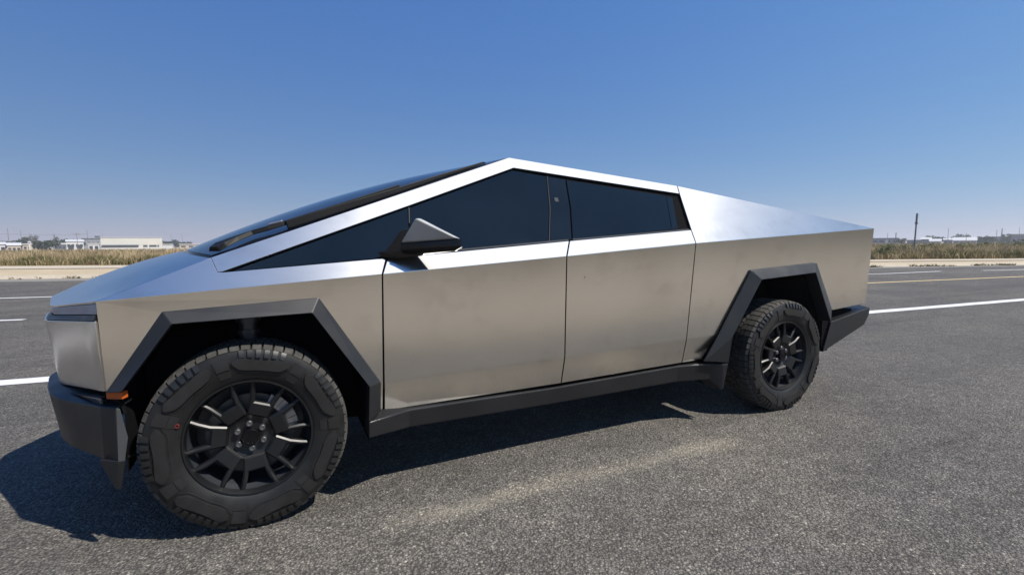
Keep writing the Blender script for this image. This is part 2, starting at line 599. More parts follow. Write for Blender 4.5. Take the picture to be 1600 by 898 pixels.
line_strip("lane_line", [(-40, 7.4), (-2.14, 3.82), (12.2, 2.70), (40, 0.6), (120, -5)], 0.24, 'white_line')
line_strip("lane_dash", [(-7.2, 9.85), (-4.02, 9.23)], 0.14, 'white_line')
line_strip("centre_line", [(12.4, 7.25), (16.97, 6.70), (24.43, 5.75), (60, 1.2)], 0.15, 'yellow_line')
line_strip("lane_dash", [(-30, 18.6), (-6.28, 14.45), (-5.2, 14.27), (0.5, 13.3)], 0.17, 'white_line')
line_strip("lane_dash", [(20.0, 9.75), (22.1, 9.1), (24.6, 8.95), (25.9, 8.85)], 0.16, 'white_line')
line_strip("lane_dash", [(28.0, 8.25), (29.4, 7.9), (33, 7.2)], 0.16, 'white_line')

# ------------------------------------------------------------------ pickup truck
truck = empty("pickup_truck", (1.8, 1.0, 0.0))
tag(truck, "angular brushed steel pickup truck parked on the asphalt road, black wheels", "truck")
TO = (1.8, 1.0, 0.0)
T_ = dict(parent=truck, origin=TO)
Uh = (-0.035, -0.85, 0.525)
Lh = (0, -0.99, -0.1)

def side_pts(P, side):
    return P

_A, _B, _K = np.array((.598, 0, 1.153)), np.array((2.655, 0, 1.292)), np.array((1.464, .381, 1.829))
_nu = np.cross(_B - _A, _K - _A)
def yU(x, z):
    return float(-((x - _A[0]) * _nu[0] + (z - _A[2]) * _nu[2]) / _nu[1])
def yL(x, z):
    return .1 * (1.153 + (x - .598) * .0676 - z)
def U(*ps): return [(x, yU(x, z), z) for x, z in ps]
def L(*ps): return [(x, yL(x, z), z) for x, z in ps]
for side in (1, -1):
    G = 0.0035
    # front fender : bevelled top and flank
    V = [(-.520, .002, 1.080), (.598 - G, .000, 1.153)] + U((.628 - G, 1.2275), (-.078, 1.1795), (-.1045, 1.1815), (-.1295, 1.2425)) + \
        L((.598 - G, .600)) + [(.604 - G, .122, .431), (.570, .115, .431)] + L((.566, .600), (.304, 1.046), (-.304, 1.020), (-.518, .706))
    shell("front_fender", V, [(0, 1, 2, 3, 4, 5), (0, 12, 11, 10, 9, 6, 1), (6, 9, 8, 7)], (0, -1, .2), .012, 'steel', bw=.0008, side=side, **T_)
    # front door
    V = [(.632 + G, .046, 1.2275), (1.703 - G, .0525, 1.3105), (.598 + G, 0, 1.153), (1.653 - G, 0, 1.2235), (.600 + G, .056, .595), (1.679 - G, .0615, .612), (.608 + G, .123, .428), (1.698 - G, .135, .433)]
    qf = [(0, 1, 3, 2), (2, 3, 5, 4), (4, 5, 7, 6)]
    shell("front_door", V, qf, (0, -1, .2), .012, 'steel', side=side, **T_)
    V = [(1.703 + G, .0525, 1.3105), (2.665 - G, .0545, 1.3805), (1.653 + G, 0, 1.2235), (2.655 - G, 0, 1.292), (1.679 + G, .0615, .612), (2.659 - G, .066, .635), (1.698 + G, .135, .433), (2.694 - G, .139, .452)]
    shell("rear_door", V, qf, (0, -1, .2), .012, 'steel', side=side, **T_)
    # bed side with sail panel
    V = U((2.665 + G, 1.3805)) + [(2.655 + G, 0, 1.292), (4.650, .0022, 1.405)] + U((2.716 + G, 1.695), (2.704 + G, 1.639)) + \
        L((4.700, .767), (4.262, .736), (4.19, .752), (3.93, 1.126), (3.212, 1.092), (2.944, .640)) + [(2.859, .122, .460), (2.694 + G, .139, .452)] + L((2.659 + G, .635))
    shell("bed_side", V, [(0, 1, 3, 4), (1, 2, 3), (1, 13, 10, 9, 8, 7, 6, 5, 2), (13, 12, 11, 10)], (0, -1, .2), .012, 'steel', side=side, **T_)
    # roof rail : windscreen pillar, peak and rear rail in one plane
    V = U((-.128, 1.2445), (1.464, 1.829), (2.715 - G, 1.6955), (2.704 - G, 1.639), (1.477, 1.763), (.799, 1.509), (-.084, 1.184), (-.103, 1.1825))
    shell("roof_rail", V, [(0, 1, 4, 5, 6, 7), (1, 2, 3, 4)], (0, -1, .6), .03, 'steel', bw=.0008, side=side, **T_)
    # dark structure behind the seams
    V = [(.50, .08, 1.20), (2.78, .085, 1.37), (.50, .040, 1.14), (2.78, .040, 1.285), (.56, .10, .60), (2.78, .105, .63), (.56, .17, .42), (2.78, .175, .44)]
    shell("body_frame", V, qf, (0, -1, .2), .01, 'dark', bw=0, side=side, **T_)
    V = [(2.60, .12, 1.40), (2.60, .265, 1.655), (2.80, .245, 1.645), (2.80, .10, 1.40)]
    shell("body_frame", V, [(0, 1, 2, 3)], (0, -1, .5), .005, 'dark', bw=0, side=side, **T_)

    V = [(-.22, .055, 1.105), (-.22, .105, 1.185), (.12, .165, 1.285), (.12, .070, 1.135)]
    shell("body_frame", V, [(0, 1, 2, 3)], (0, -1, .5), .005, 'dark', bw=0, side=side, **T_)

    # window area in the slanted side plane
    nU = _nu / np.linalg.norm(_nu) * (1 if _nu[1] < 0 else -1)
    def inU(pts, depth):
        return [tuple(np.array(q) - nU * depth) for q in pts]
    W = [(-.084, .047, 1.184), (.799, .211, 1.509), (1.477, .340, 1.763), (2.704, .212, 1.639), (2.665, .0550, 1.382), (1.722, .0530, 1.314), (.63, .046, 1.231)]
    Wb = U((-.11, 1.178), (.799, 1.520), (1.477, 1.779), (2.718, 1.655), (2.672, 1.368), (1.722, 1.300), (.63, 1.218))
    shell("window_surround", inU(Wb, .020), [tuple(range(7))], Uh, .012, 'dark', bw=0, side=side, **T_)
    def glass(name, pts, mat, depth=.011, label=None):
        pts = U(*[(q[0], q[2]) for q in pts])
        o = shell(name, inU(pts, depth), [tuple(range(len(pts)))], Uh, .006, mat, bw=.0012, side=side, **T_)
        if label: o["label"] = label
        return o
    glass("window", [(-.045, .0500, 1.1900), (.782, .203, 1.496), (.770, .157, 1.411), (.742, .0580, 1.2520), (.63, .0500, 1.2385)], 'glass', label="narrow triangular front quarter window")
    glass("window", [(.795, .204, 1.499), (1.470, .3325, 1.7520), (1.692, .3045, 1.7240), (1.640, .180, 1.510), (1.566, .0570, 1.312), (.752, .0590, 1.2530), (.782, .157, 1.412)], 'glass', label="tall front door window under the roof peak")
    glass("pillar_cover", [(1.704, .3030, 1.7225), (1.820, .2900, 1.7080), (1.785, .18, 1.524), (1.724, .0580, 1.324), (1.578, .0580, 1.313), (1.652, .180, 1.511)], 'pillar', depth=.009)
    glass("window", [(1.832, .2890, 1.7065), (2.587, .2083, 1.6252), (2.5115, .0690, 1.3894), (1.736, .0580, 1.3250), (1.797, .18, 1.525)], 'glass', label="long rear door window tapering to the back")
    glass("window", [(2.590, .2080, 1.6245), (2.636, .2010, 1.6150), (2.566, .0690, 1.3935), (2.515, .0690, 1.3895)], 'pillar', label="slim fixed pane behind the rear window")
    # seals along the lower glass edge and beside the pillar
    def bar(name, a, b, w, mat, dep=.004):
        a, b = (np.array(q) for q in U((a[0], a[2]), (b[0], b[2])))
        t = (b - a) / np.linalg.norm(b - a)
        s_ = np.cross(t, nU)
        pts = [a - s_ * w / 2, b - s_ * w / 2, b + s_ * w / 2, a + s_ * w / 2]
        return shell(name, inU(pts, dep), [(0, 1, 2, 3)], Uh, .006, mat, bw=.001, side=side, **T_)
    bar("window_seal", (.635, .051, 1.239), (1.70, .0570, 1.319), .010, 'seam')
    bar("window_seal", (1.73, .0570, 1.3210), (2.655, .0590, 1.3875), .010, 'seam')
    bar("window_seal", (1.698, .3035, 1.7235), (1.646, .180, 1.511), .005, 'seam', .006)
    bar("window_seal", (1.646, .180, 1.511), (1.572, .0570, 1.313), .005, 'seam', .006)
    bar("window_seal", (.789, .204, 1.498), (.776, .157, 1.412), .007, 'seam', .006)
    # pillar camera
    c = np.array((1.709, .210, 1.569)) - nU * .006
    t1 = np.array((.998, -.03, .02)); t1 /= np.linalg.norm(t1); t2 = np.cross(nU, t1)
    q = [tuple(c + t1 * a * .014 + t2 * b_ * .016) for a, b_ in ((-1, -1), (1, -1), (1, 1), (-1, 1))]
    shell("pillar_camera", q, [(0, 1, 2, 3)], Uh, .005, 'seam', bw=.002, side=side, **T_)

    # wheel arch trims
    def arch(O, I, dep=.10):
        n = len(O)
        Rr = [(x, y + dep, z) for x, y, z in I]
        V = O + I + Rr
        F = []
        for i in range(n - 1):
            F.append((i, i + 1, n + i + 1, n + i))
            F.append((n + i, n + i + 1, 2 * n + i + 1, 2 * n + i))
        return shell("wheel_arch", V, F, (0, -1, 0), .014, 'trim', bw=.004, side=side, **T_)
    O = [(-.522, .030, .702), (-.308, .006, 1.026), (.304, .006, 1.053), (.584, .045, .602), (.580, .050, .450)]
    I = [(-.455, -.030, .712), (-.271, -.030, .974), (.2695, -.030, .985), (.515, -.030, .608), (.507, -.030, .430)]
    arch(O, I)
    O2 = [(2.822, .060, .463), (2.938, .046, .640), (3.205, .010, 1.097), (3.935, .010, 1.133), (4.195, .035, .750)]
    I2 = [(3.008, .012, .444), (3.030, .002, .628), (3.271, -.030, 1.028), (3.870, -.030, 1.060), (4.085, -.030, .662)]
    arch(O2, I2)
    # wheel well liners
    def liner(I, extra):
        ch = [(x, z + .012) for x, y, z in I]
        ch = [(ch[0][0] - .02, .34 if ch[0][0] < 1 else .235)] + [(x - .012 if k == 0 else x, z) for k, (x, z) in enumerate(ch)] + [(ch[-1][0] + .012, .30)]
        n = len(ch)
        V = [(x, .060, z) for x, z in ch] + [(x, .47, z) for x, z in ch]
        F = [(i, i + 1, n + i + 1, n + i) for i in range(n - 1)] + [tuple(range(n, 2 * n))]
        bm = bmesh.new()
        bv = [bm.verts.new((x - TO[0], (y if side > 0 else 2 - y) - TO[1], z)) for x, y, z in V]
        for f in F:
            bm.faces.new([bv[i] for i in f])
        fix_normals(bm)
        return link("wheel_liner", bm_to_mesh(bm, "wheel_liner"), 'dark', truck)
    liner(I, 0)
    liner(I2[1:], 0)
    # rocker
    st = [(.507, -.028, .428, .345), (.735, .090, .4225, .322), (1.62, .130, .409, .306), (2.65, .130, .431, .317), (2.905, .075, .432, .316), (2.972, .024, .4335, .243), (3.015, .018, .4335, .30)]
    V, F = [], []
    for x, y, zt, zb in st:
        V += [(x, y + .10, zt + .012), (x, y, zt), (x, y + .012, zb), (x, y + .16, zb)]
    V[-2] = (2.985, .03, .245); V[-1] = (2.985, .18, .245)
    for k in range(len(st) - 1):
        for j in range(4):
            F.append((k * 4 + j, k * 4 + (j + 1) % 4, k * 4 + 4 + (j + 1) % 4, k * 4 + 4 + j))
    F += [(0, 1, 2, 3), tuple(len(V) - 4 + j for j in range(4))]
    bm = bmesh.new()
    bv = [bm.verts.new((x - TO[0], (y if side > 0 else 2 - y) - TO[1], z)) for x, y, z in V]
    for f in F:
        bm.faces.new([bv[i] for i in f])
    fix_normals(bm)
    bevel(link("rocker_panel", bm_to_mesh(bm, "rocker_panel"), 'trim', truck), .008, 2, 20)
    # front corner pieces
    shell("marker_light", [(-.523, .045, .704), (-.462, .010, .702), (-.462, .012, .672), (-.523, .047, .672)], [(0, 1, 2, 3)], (-.4, -1, 0), .03, 'amber', bw=.003, side=side, **T_)

# hood, windscreen, roof glass, tonneau cover
def smooth3(a):
    k = np.array([1, 2, 3, 2, 1]) / 9
    o = np.convolve(np.pad(a, 2, mode='edge'), k, 'valid')
    o[0], o[-1] = a[0], a[-1]
    return o
sg = np.linspace(-1, 1, 41)
def plan(xcorner, zcorner, xb, zb, xc, zc, half, bend=.399):
    a = np.abs(sg)
    x = np.where(a > bend, xcorner + (xb - xcorner) * (1 - a) / (1 - bend), xb + (xc - xb) * (bend - a) / bend)
    z = np.where(a > bend, zcorner + (zb - zcorner) * (1 - a) / (1 - bend), zb + (zc - zb) * (bend - a) / bend)
    return np.stack([smooth3(x), 1 + sg * half, smooth3(z)], 1)
Hf = plan(-.521, 1.080, -.860, 1.012, -.976, 1.036, .998)
Hf[:, 2] = np.where(np.abs(sg) < .399, np.minimum(Hf[:, 2], 1.036), Hf[:, 2])
Hr = np.stack([-.128 - .218 * (1 - sg**2), 1 + sg * .914, 1.244 + .025 * (1 - sg**2)], 1)
Wt = np.stack([1.464 - .035 * (1 - sg**2), 1 + sg * .619, 1.829 + .021 * (1 - sg**2)], 1)
Rr_ = np.stack([2.715 + 0 * sg, 1 + sg * .753, 1.694 + .012 * (1 - sg**2)], 1)
Tl = np.stack([4.640 + 0 * sg, 1 + sg * 1.002, 1.398 + 0 * sg], 1)
def loft(A, B, n, crown, t0=0.0, t1=1.0):
    out = []
    for t in np.linspace(t0, t1, n):
        R = A * (1 - t) + B * t
        R[:, 2] += crown * 4 * t * (1 - t) * (1 - sg**2)
        out.append(R)
    return np.array(out)
def surf(name, Gd, mat, th=.012, bw=.003, inset=.995):
    Gd = Gd.copy()
    Gd[:, :, 1] = 1 + (Gd[:, :, 1] - 1) * inset
    nu, nv = Gd.shape[:2]
    return shell(name, Gd.reshape(-1, 3), grid_faces(nu, nv), (0, 0, 1), th, mat, bw=bw, smooth=35, **T_)
surf("hood", loft(Hf, Hr, 12, .027, .004, .992), 'steel', bw=.002)
WS = loft(Hr, Wt, 16, .064)
surf("windshield", loft(Hr, Wt, 16, .064, .012, .985)[:, 1:-1], 'screen', bw=0, inset=1.0)
surf("windshield_frame", np.array([r - np.array([0, 0, .012]) for r in WS]), 'gloss', bw=0, inset=.999)
surf("roof_glass", loft(Wt, Rr_, 8, .004, .004, .99), 'screen', bw=0)
surf("tonneau_cover", loft(Rr_, Tl, 8, .0, .006, .995) - np.array([0, 0, .010]), 'trim', bw=0)

# windscreen wiper lying along the near pillar
wip = empty("windshield_wiper", (0, 0, 0), 0, truck)
def ws_pt(s, t, up=0.0):
    i = (s + 1) / 2 * 40
    k = int(min(39, max(0, math.floor(i)))); f = i - k
    def at(A): return A[k] * (1 - f) + A[k + 1] * f
    R = at(Hr) * (1 - t) + at(Wt) * t
    R[2] += .064 * 4 * t * (1 - t) * (1 - s * s) + up
    return R - np.array(TO)
def ribbon(name, path, w, h, mat, parent):
    bm = bmesh.new()
    rings = []
    for i, p in enumerate(path):
        a = path[max(0, i - 1)]; b = path[min(len(path) - 1, i + 1)]
        t = Vector(b - a).normalized()
        sd = t.cross(Vector((0, 0, 1))).normalized()
        up = sd.cross(t)
        ww = w[i] if isinstance(w, list) else w
        hh = h[i] if isinstance(h, list) else h
        p = Vector(p)
        rings.append([bm.verts.new(p + sd * ww / 2 * x + up * hh * y) for x, y in ((-1, 0), (1, 0), (.7, 1), (-.7, 1))])
    for r0, r1 in zip(rings[:-1], rings[1:]):
        for j in range(4):
            bm.faces.new((r0[j], r0[(j + 1) % 4], r1[(j + 1) % 4], r1[j]))
    bm.faces.new(rings[0]); bm.faces.new(rings[-1][::-1])
    fix_normals(bm)
    o = link(name, bm_to_mesh(bm, name), mat, parent)
    return bevel(o, .003, 2, 25)
bl = [(-.948, .211), (-.956, .302), (-.960, .421), (-.955, .564), (-.932, .727), (-.877, .913), (-.870, .925)]
ribbon("wiper_blade", [ws_pt(s_, t, .002) for s_, t in bl], [.030, .028, .026, .024, .02, .016, .008], [.040, .038, .032, .026, .02, .013, .006], 'matte', wip)
ar = [(-.985, .012), (-.931, .039), (-.907, .083), (-.898, .126), (-.919, .165), (-.929, .198), (-.939, .306), (-.947, .424), (-.945, .567)]
ribbon("wiper_arm", [ws_pt(s_, t, .018) for s_, t in ar], [.05, .075, .07, .06, .05, .04, .026, .02, .014], .022, 'matte', wip)
ribbon("wiper_link", [ws_pt(-.915, .165, .042), ws_pt(-.935, .200, .040)], .012, .010, 'alloy', wip)

# front : light bar, recess, steel fascia, headlights, bumper
def chain_shift(A, dx, dz, dy=1.0):
    B = A.copy()
    B[:, 0] += dx
    B[:, 2] += dz
    B[:, 1] = 1 + (B[:, 1] - 1) * dy
    return B
def wall(name, A, B, mat, th=.012, bw=.002, smooth=30, hint=(-1, 0, 0)):
    V = np.concatenate([A, B])
    n = len(A)
    return shell(name, V, [(i, i + 1, n + i + 1, n + i) for i in range(n - 1)], hint, th, mat, bw=bw, smooth=smooth, **T_)
LB0 = plan(-.522, 1.068, -.856, 1.002, -.965, 1.015, .988)
LB1 = plan(-.524, 1.026, -.852, .972, -.955, .975, .985)
wall("light_bar", LB0, LB1, 'lens')
RC0 = plan(-.527, 1.024, -.858, .970, -.960, .972, .985)
RC1 = plan(-.535, 1.003, -.878, .951, -.985, .950, .985)
wall("light_recess", RC0, RC1, 'trim', bw=0)
FA0 = plan(-.533, .999, -.882, .946, -1.000, .945, .985)
FA1 = plan(-.526, .706, -.852, .634, -.965, .628, .958)
fascia = wall("front_fascia", FA0, FA1, 'steel')
box = FA1.copy(); box[:, 2] += .02
box2 = plan(-.47, .60, -.80, .56, -.90, .55, .95)
wall("grille", chain_shift(box, .03, 0), box2, 'dark', bw=0)
for side in (1, -1):
    V = [(-.555, .105, .662), (-.735, .395, .628), (-.735, .395, .600), (-.555, .105, .628)]
    shell("headlight", V, [(0, 1, 2, 3)], (-1, -.6, 0), .03, 'pillar', bw=.004, side=side, **T_)
    V = [(-.560, .100, .672), (-.740, .385, .636), (-.740, .385, .630), (-.560, .100, .665)]
    shell("headlight_trim", V, [(0, 1, 2, 3)], (-1, -.6, 0), .02, 'seam', bw=.001, side=side, **T_)
# bumper loft (ledge back, ledge front edge, lower edge, underside)
def sym(pts):
    pts = list(pts)
    return np.array(pts + [(x, 2 - y, z) for x, y, z in reversed(pts[:-1])])
B0 = sym([(-.45, .10, .655), (-.60, .27, .650), (-.74, .47, .648), (-.82, .78, .645), (-.86, 1.0, .645)])
B1 = sym([(-.490, .030, .637), (-.716, .27, .622), (-.842, .47, .620), (-.955, .78, .620), (-.995, 1.0, .620)])
B2 = sym([(-.498, .036, .403), (-.700, .27, .402), (-.810, .47, .400), (-.915, .78, .400), (-.950, 1.0, .400)])
B3 = sym([(-.42, .16, .39), (-.58, .33, .36), (-.66, .50, .35), (-.70, .80, .34), (-.72, 1.0, .34)])
def bumper():
    rows = []
    for A in (B0, B1, B2, B3):
        n = len(A)
        tt = np.linspace(0, n - 1, 33)
        R = np.stack([np.interp(tt, np.arange(n), A[:, k]) for k in range(3)], 1)
        for k in (0, 2):
            R[1:-1, k] = np.convolve(np.pad(R[:, k], 2, mode='edge'), np.ones(5) / 5, 'valid')[1:-1]
        rows.append(R)
    V = np.concatenate(rows)
    return shell("front_bumper", V, grid_faces(4, 33), (-1, 0, .2), .012, 'trim', bw=.005, smooth=25, **T_)
bumper()
for side in (1, -1):
    V = [(-.490, .031, .634), (-.478, .034, .626), (-.460, .040, .50), (-.476, .040, .405), (-.498, .036, .405)]
    shell("bumper_end", V, [(0, 1, 2, 3, 4)], (.6, -1, 0), .010, 'seam', bw=.002, side=side, **T_)
    V = [(-.575, .085, .409), (-.500, .034, .408), (-.474, .036, .405), (-.497, .045, .285), (-.516, .048, .283)]
    shell("bumper_fin", V, [(0, 1, 4), (1, 2, 3, 4)], (-.5, -1, 0), .014, 'trim', bw=.002, side=side, **T_)

# rear bumper and tailgate
def rear_bumper():
    prof = [(4.216, .642), (4.744, .730), (4.736, .669), (4.677, .585), (4.125, .399)]
    back = [(4.30, .655), (4.86, .745), (4.85, .680), (4.79, .585), (4.20, .40)]
    V = [(x, .05, z) for x, z in prof] + [(x, .34, z) for x, z in back] + [(x, 1.66, z) for x, z in back] + [(x, 1.95, z) for x, z in prof]
    F = [tuple(range(5)), tuple(range(15, 20))]
    for k in range(3):
        for j in range(5):
            F.append((k * 5 + j, k * 5 + (j + 1) % 5, (k + 1) * 5 + (j + 1) % 5, (k + 1) * 5 + j))
    bm = bmesh.new()
    bv = [bm.verts.new((x - TO[0], y - TO[1], z)) for x, y, z in V]
    for f in F:
        bm.faces.new([bv[i] for i in f])
    fix_normals(bm)
    return bevel(link("rear_bumper", bm_to_mesh(bm, "rear_bumper"), 'trim', truck), .006, 2, 20)
rear_bumper()
V = [(4.650, .004, 1.396), (4.650, 1.996, 1.396), (4.700, 1.926, .770), (4.700, .074, .770)]
shell("tailgate", V, [(0, 1, 2, 3)], (1, 0, 0), .02, 'steel', **T_)
shell("tail_light", [(4.668, .15, 1.300), (4.668, 1.85, 1.300), (4.672, 1.85, 1.255), (4.672, .15, 1.255)], [(0, 1, 2, 3)], (1, 0, 0), .01, 'red', **T_)
box_obj("step_plate", (4.50 - 1.8, 4.66 - 1.8, .08 - 1.0, .30 - 1.0, .7525, .766), 'alloy', truck)

# underside
bm = bmesh.new()
add_box(bm, -.44 - 1.8, 4.55 - 1.8, .475 - 1, 1.525 - 1, .30, .62)
add_box(bm, .56 - 1.8, 2.96 - 1.8, .18 - 1, 1.82 - 1, .31, .42)
add_box(bm, .56 - 1.8, 2.70 - 1.8, .20 - 1, 1.80 - 1, .43, .60)
add_box(bm, 4.22 - 1.8, 4.60 - 1.8, .12 - 1, 1.88 - 1, .52, .72)
add_box(bm, 4.14 - 1.8, 4.22 - 1.8, .075 - 1, 1.925 - 1, .40, .735)
link("undercarriage", bm_to_mesh(bm, "undercarriage"), 'dark', truck)
for side in (1, -1):
    for x0, x1 in ((-.42, .50), (2.95, 4.2)):
        pass
    bm = bmesh.new()
    yy = (.23 if side > 0 else 1.77) - 1
    add_tube(bm, (-.005 - 1.8, yy, .80), (-.005 - 1.8, yy, .93), .040, n=16)
    add_tube(bm, (-.005 - 1.8, yy, .932), (-.005 - 1.8, yy, .962), .055, n=16)
    add_tube(bm, (-.005 - 1.8, yy, .875), (-.005 - 1.8, yy, .895), .050, n=16)
    link("suspension_strut", bm_to_mesh(bm, "suspension_strut", 40), 'barrel', truck)

# side mirrors
for side in (1, -1):
    mir = empty("side_mirror", (0, 0, 0), 0, truck)
    Tm = dict(parent=mir, origin=TO, side=side)
    I0 = (.682, -.018, 1.303); AP = (.742, -.100, 1.425); TP = (.938, -.168, 1.323)
    R0 = (.800, .030, 1.300); RA = (.772, -.085, 1.424); RT = (.958, -.150, 1.320)
    def solid(name, V, F, mat, bw=.004):
        bm = bmesh.new()
        bv = [bm.verts.new((x - TO[0], (y if side > 0 else 2 - y) - TO[1], z)) for x, y, z in V]
        for f in F:
            bm.faces.new([bv[i] for i in f])
        fix_normals(bm)
        return bevel(link(name, bm_to_mesh(bm, name), mat, mir), bw, 3, 20)
    solid("mirror_cap", [I0, AP, TP, R0, RA, RT], [(0, 1, 2), (3, 5, 4), (0, 3, 4, 1), (1, 4, 5, 2), (0, 2, 5, 3)], 'rim', .010)
    dz = -.034
    L0 = [I0, TP, RT, R0]
    top = [(x * 1.0, y, z - .0015) for x, y, z in L0]
    mid = [(x, y, z + dz) for x, y, z in L0]
    mid[1] = (.944, -.174, 1.283); mid[2] = (.962, -.150, 1.281)
    low = [(.700, .0, 1.243), (.922, -.148, 1.262), (.938, -.130, 1.264), (.800, .030, 1.240)]
    V = top + mid + low
    F = [(0, 1, 2, 3), (8, 9, 10, 11)]
    for k in range(2):
        for j in range(4):
            F.append((k * 4 + j, k * 4 + (j + 1) % 4, k * 4 + 4 + (j + 1) % 4, k * 4 + 4 + j))
    solid("mirror_base", V, F, 'gloss', .005)
    V = [(.790, .016, 1.304), (.772, -.076, 1.412), (.925, -.142, 1.318)]
    Vg = [(x + .012, y + .006, z) for x, y, z in V]
    shell("mirror_glass", Vg, [(0, 1, 2)], (1, .4, .1), .006, 'screen', bw=0, **Tm)
    # arm and sail mount
    V = [(.585, .045, 1.262), (.700, -.010, 1.262), (.800, -.055, 1.268), (.800, .035, 1.268), (.700, .075, 1.262),
         (.600, .045, 1.232), (.700, -.005, 1.228), (.790, -.045, 1.240), (.790, .035, 1.240), (.700, .075, 1.228)]
    F = [(0, 1, 2, 3, 4), (5, 6, 7, 8, 9)] + [(j, (j + 1) % 5, 5 + (j + 1) % 5, 5 + j) for j in range(5)]
    solid("mirror_arm", V, F, 'gloss', .004)
    V = [(.592, .036, 1.235), (.700, .030, 1.260), (.760, .112, 1.375), (.715, .108, 1.366), (.660, .070, 1.300)]
    shell("mirror_mount", V, [(0, 1, 2, 3, 4)], Uh, .02, 'dark', bw=.003, **Tm)

# ------------------------------------------------------------------ wheels
TR = 0.4285
def prof_y(r):
    return float(np.interp(r, [.2655, .285, .32, .355, .385, .405, .42, .4325], [.024, .012, .004, .001, .004, .012, .026, .045]))
def lathe(bm, prof, n):
    rings = []
    for r, y in prof:
        rings.append([bm.verts.new((r * math.cos(2 * math.pi * i / n), y, r * math.sin(2 * math.pi * i / n))) for i in range(n)])
    for a, b in zip(rings[:-1], rings[1:]):
        for i in range(n):
            bm.faces.new((a[i], a[(i + 1) % n], b[(i + 1) % n], b[i]))
    return rings
def polar(r, th, y):
    return (r * math.sin(th), y, r * math.cos(th))
def plate(bm, poly, lift, nn=3):
    """raised patch on the sidewall; poly = list of (r, th) outline, built as radial slices between two r(th) curves"""
    lo, hi = poly
    nth = len(lo)
    grid = []
    for (r0, th), (r1, _) in zip(lo, hi):
        row = []
        for k in range(nn):
            r = r0 + (r1 - r0) * k / (nn - 1)
            row.append((r, th))
        grid.append(row)
    top = [[bm.verts.new(polar(r, th, prof_y(r) - lift)) for r, th in row] for row in grid]
    for i in range(nth - 1):
        for k in range(nn - 1):
            bm.faces.new((top[i][k], top[i][k + 1], top[i + 1][k + 1], top[i + 1][k]))
    loop = [(i, 0) for i in range(nth)] + [(nth - 1, k) for k in range(1, nn)] + [(i, nn - 1) for i in range(nth - 2, -1, -1)] + [(0, k) for k in range(nn - 2, 0, -1)]
    base = {}
    for i, k in loop:
        r, th = grid[i][k]
        base[(i, k)] = bm.verts.new(polar(r, th, prof_y(r) + .004))
    for a, b in zip(loop, loop[1:] + loop[:1]):
        bm.faces.new((top[a[0]][a[1]], top[b[0]][b[1]], base[b], base[a]))
D = math.radians
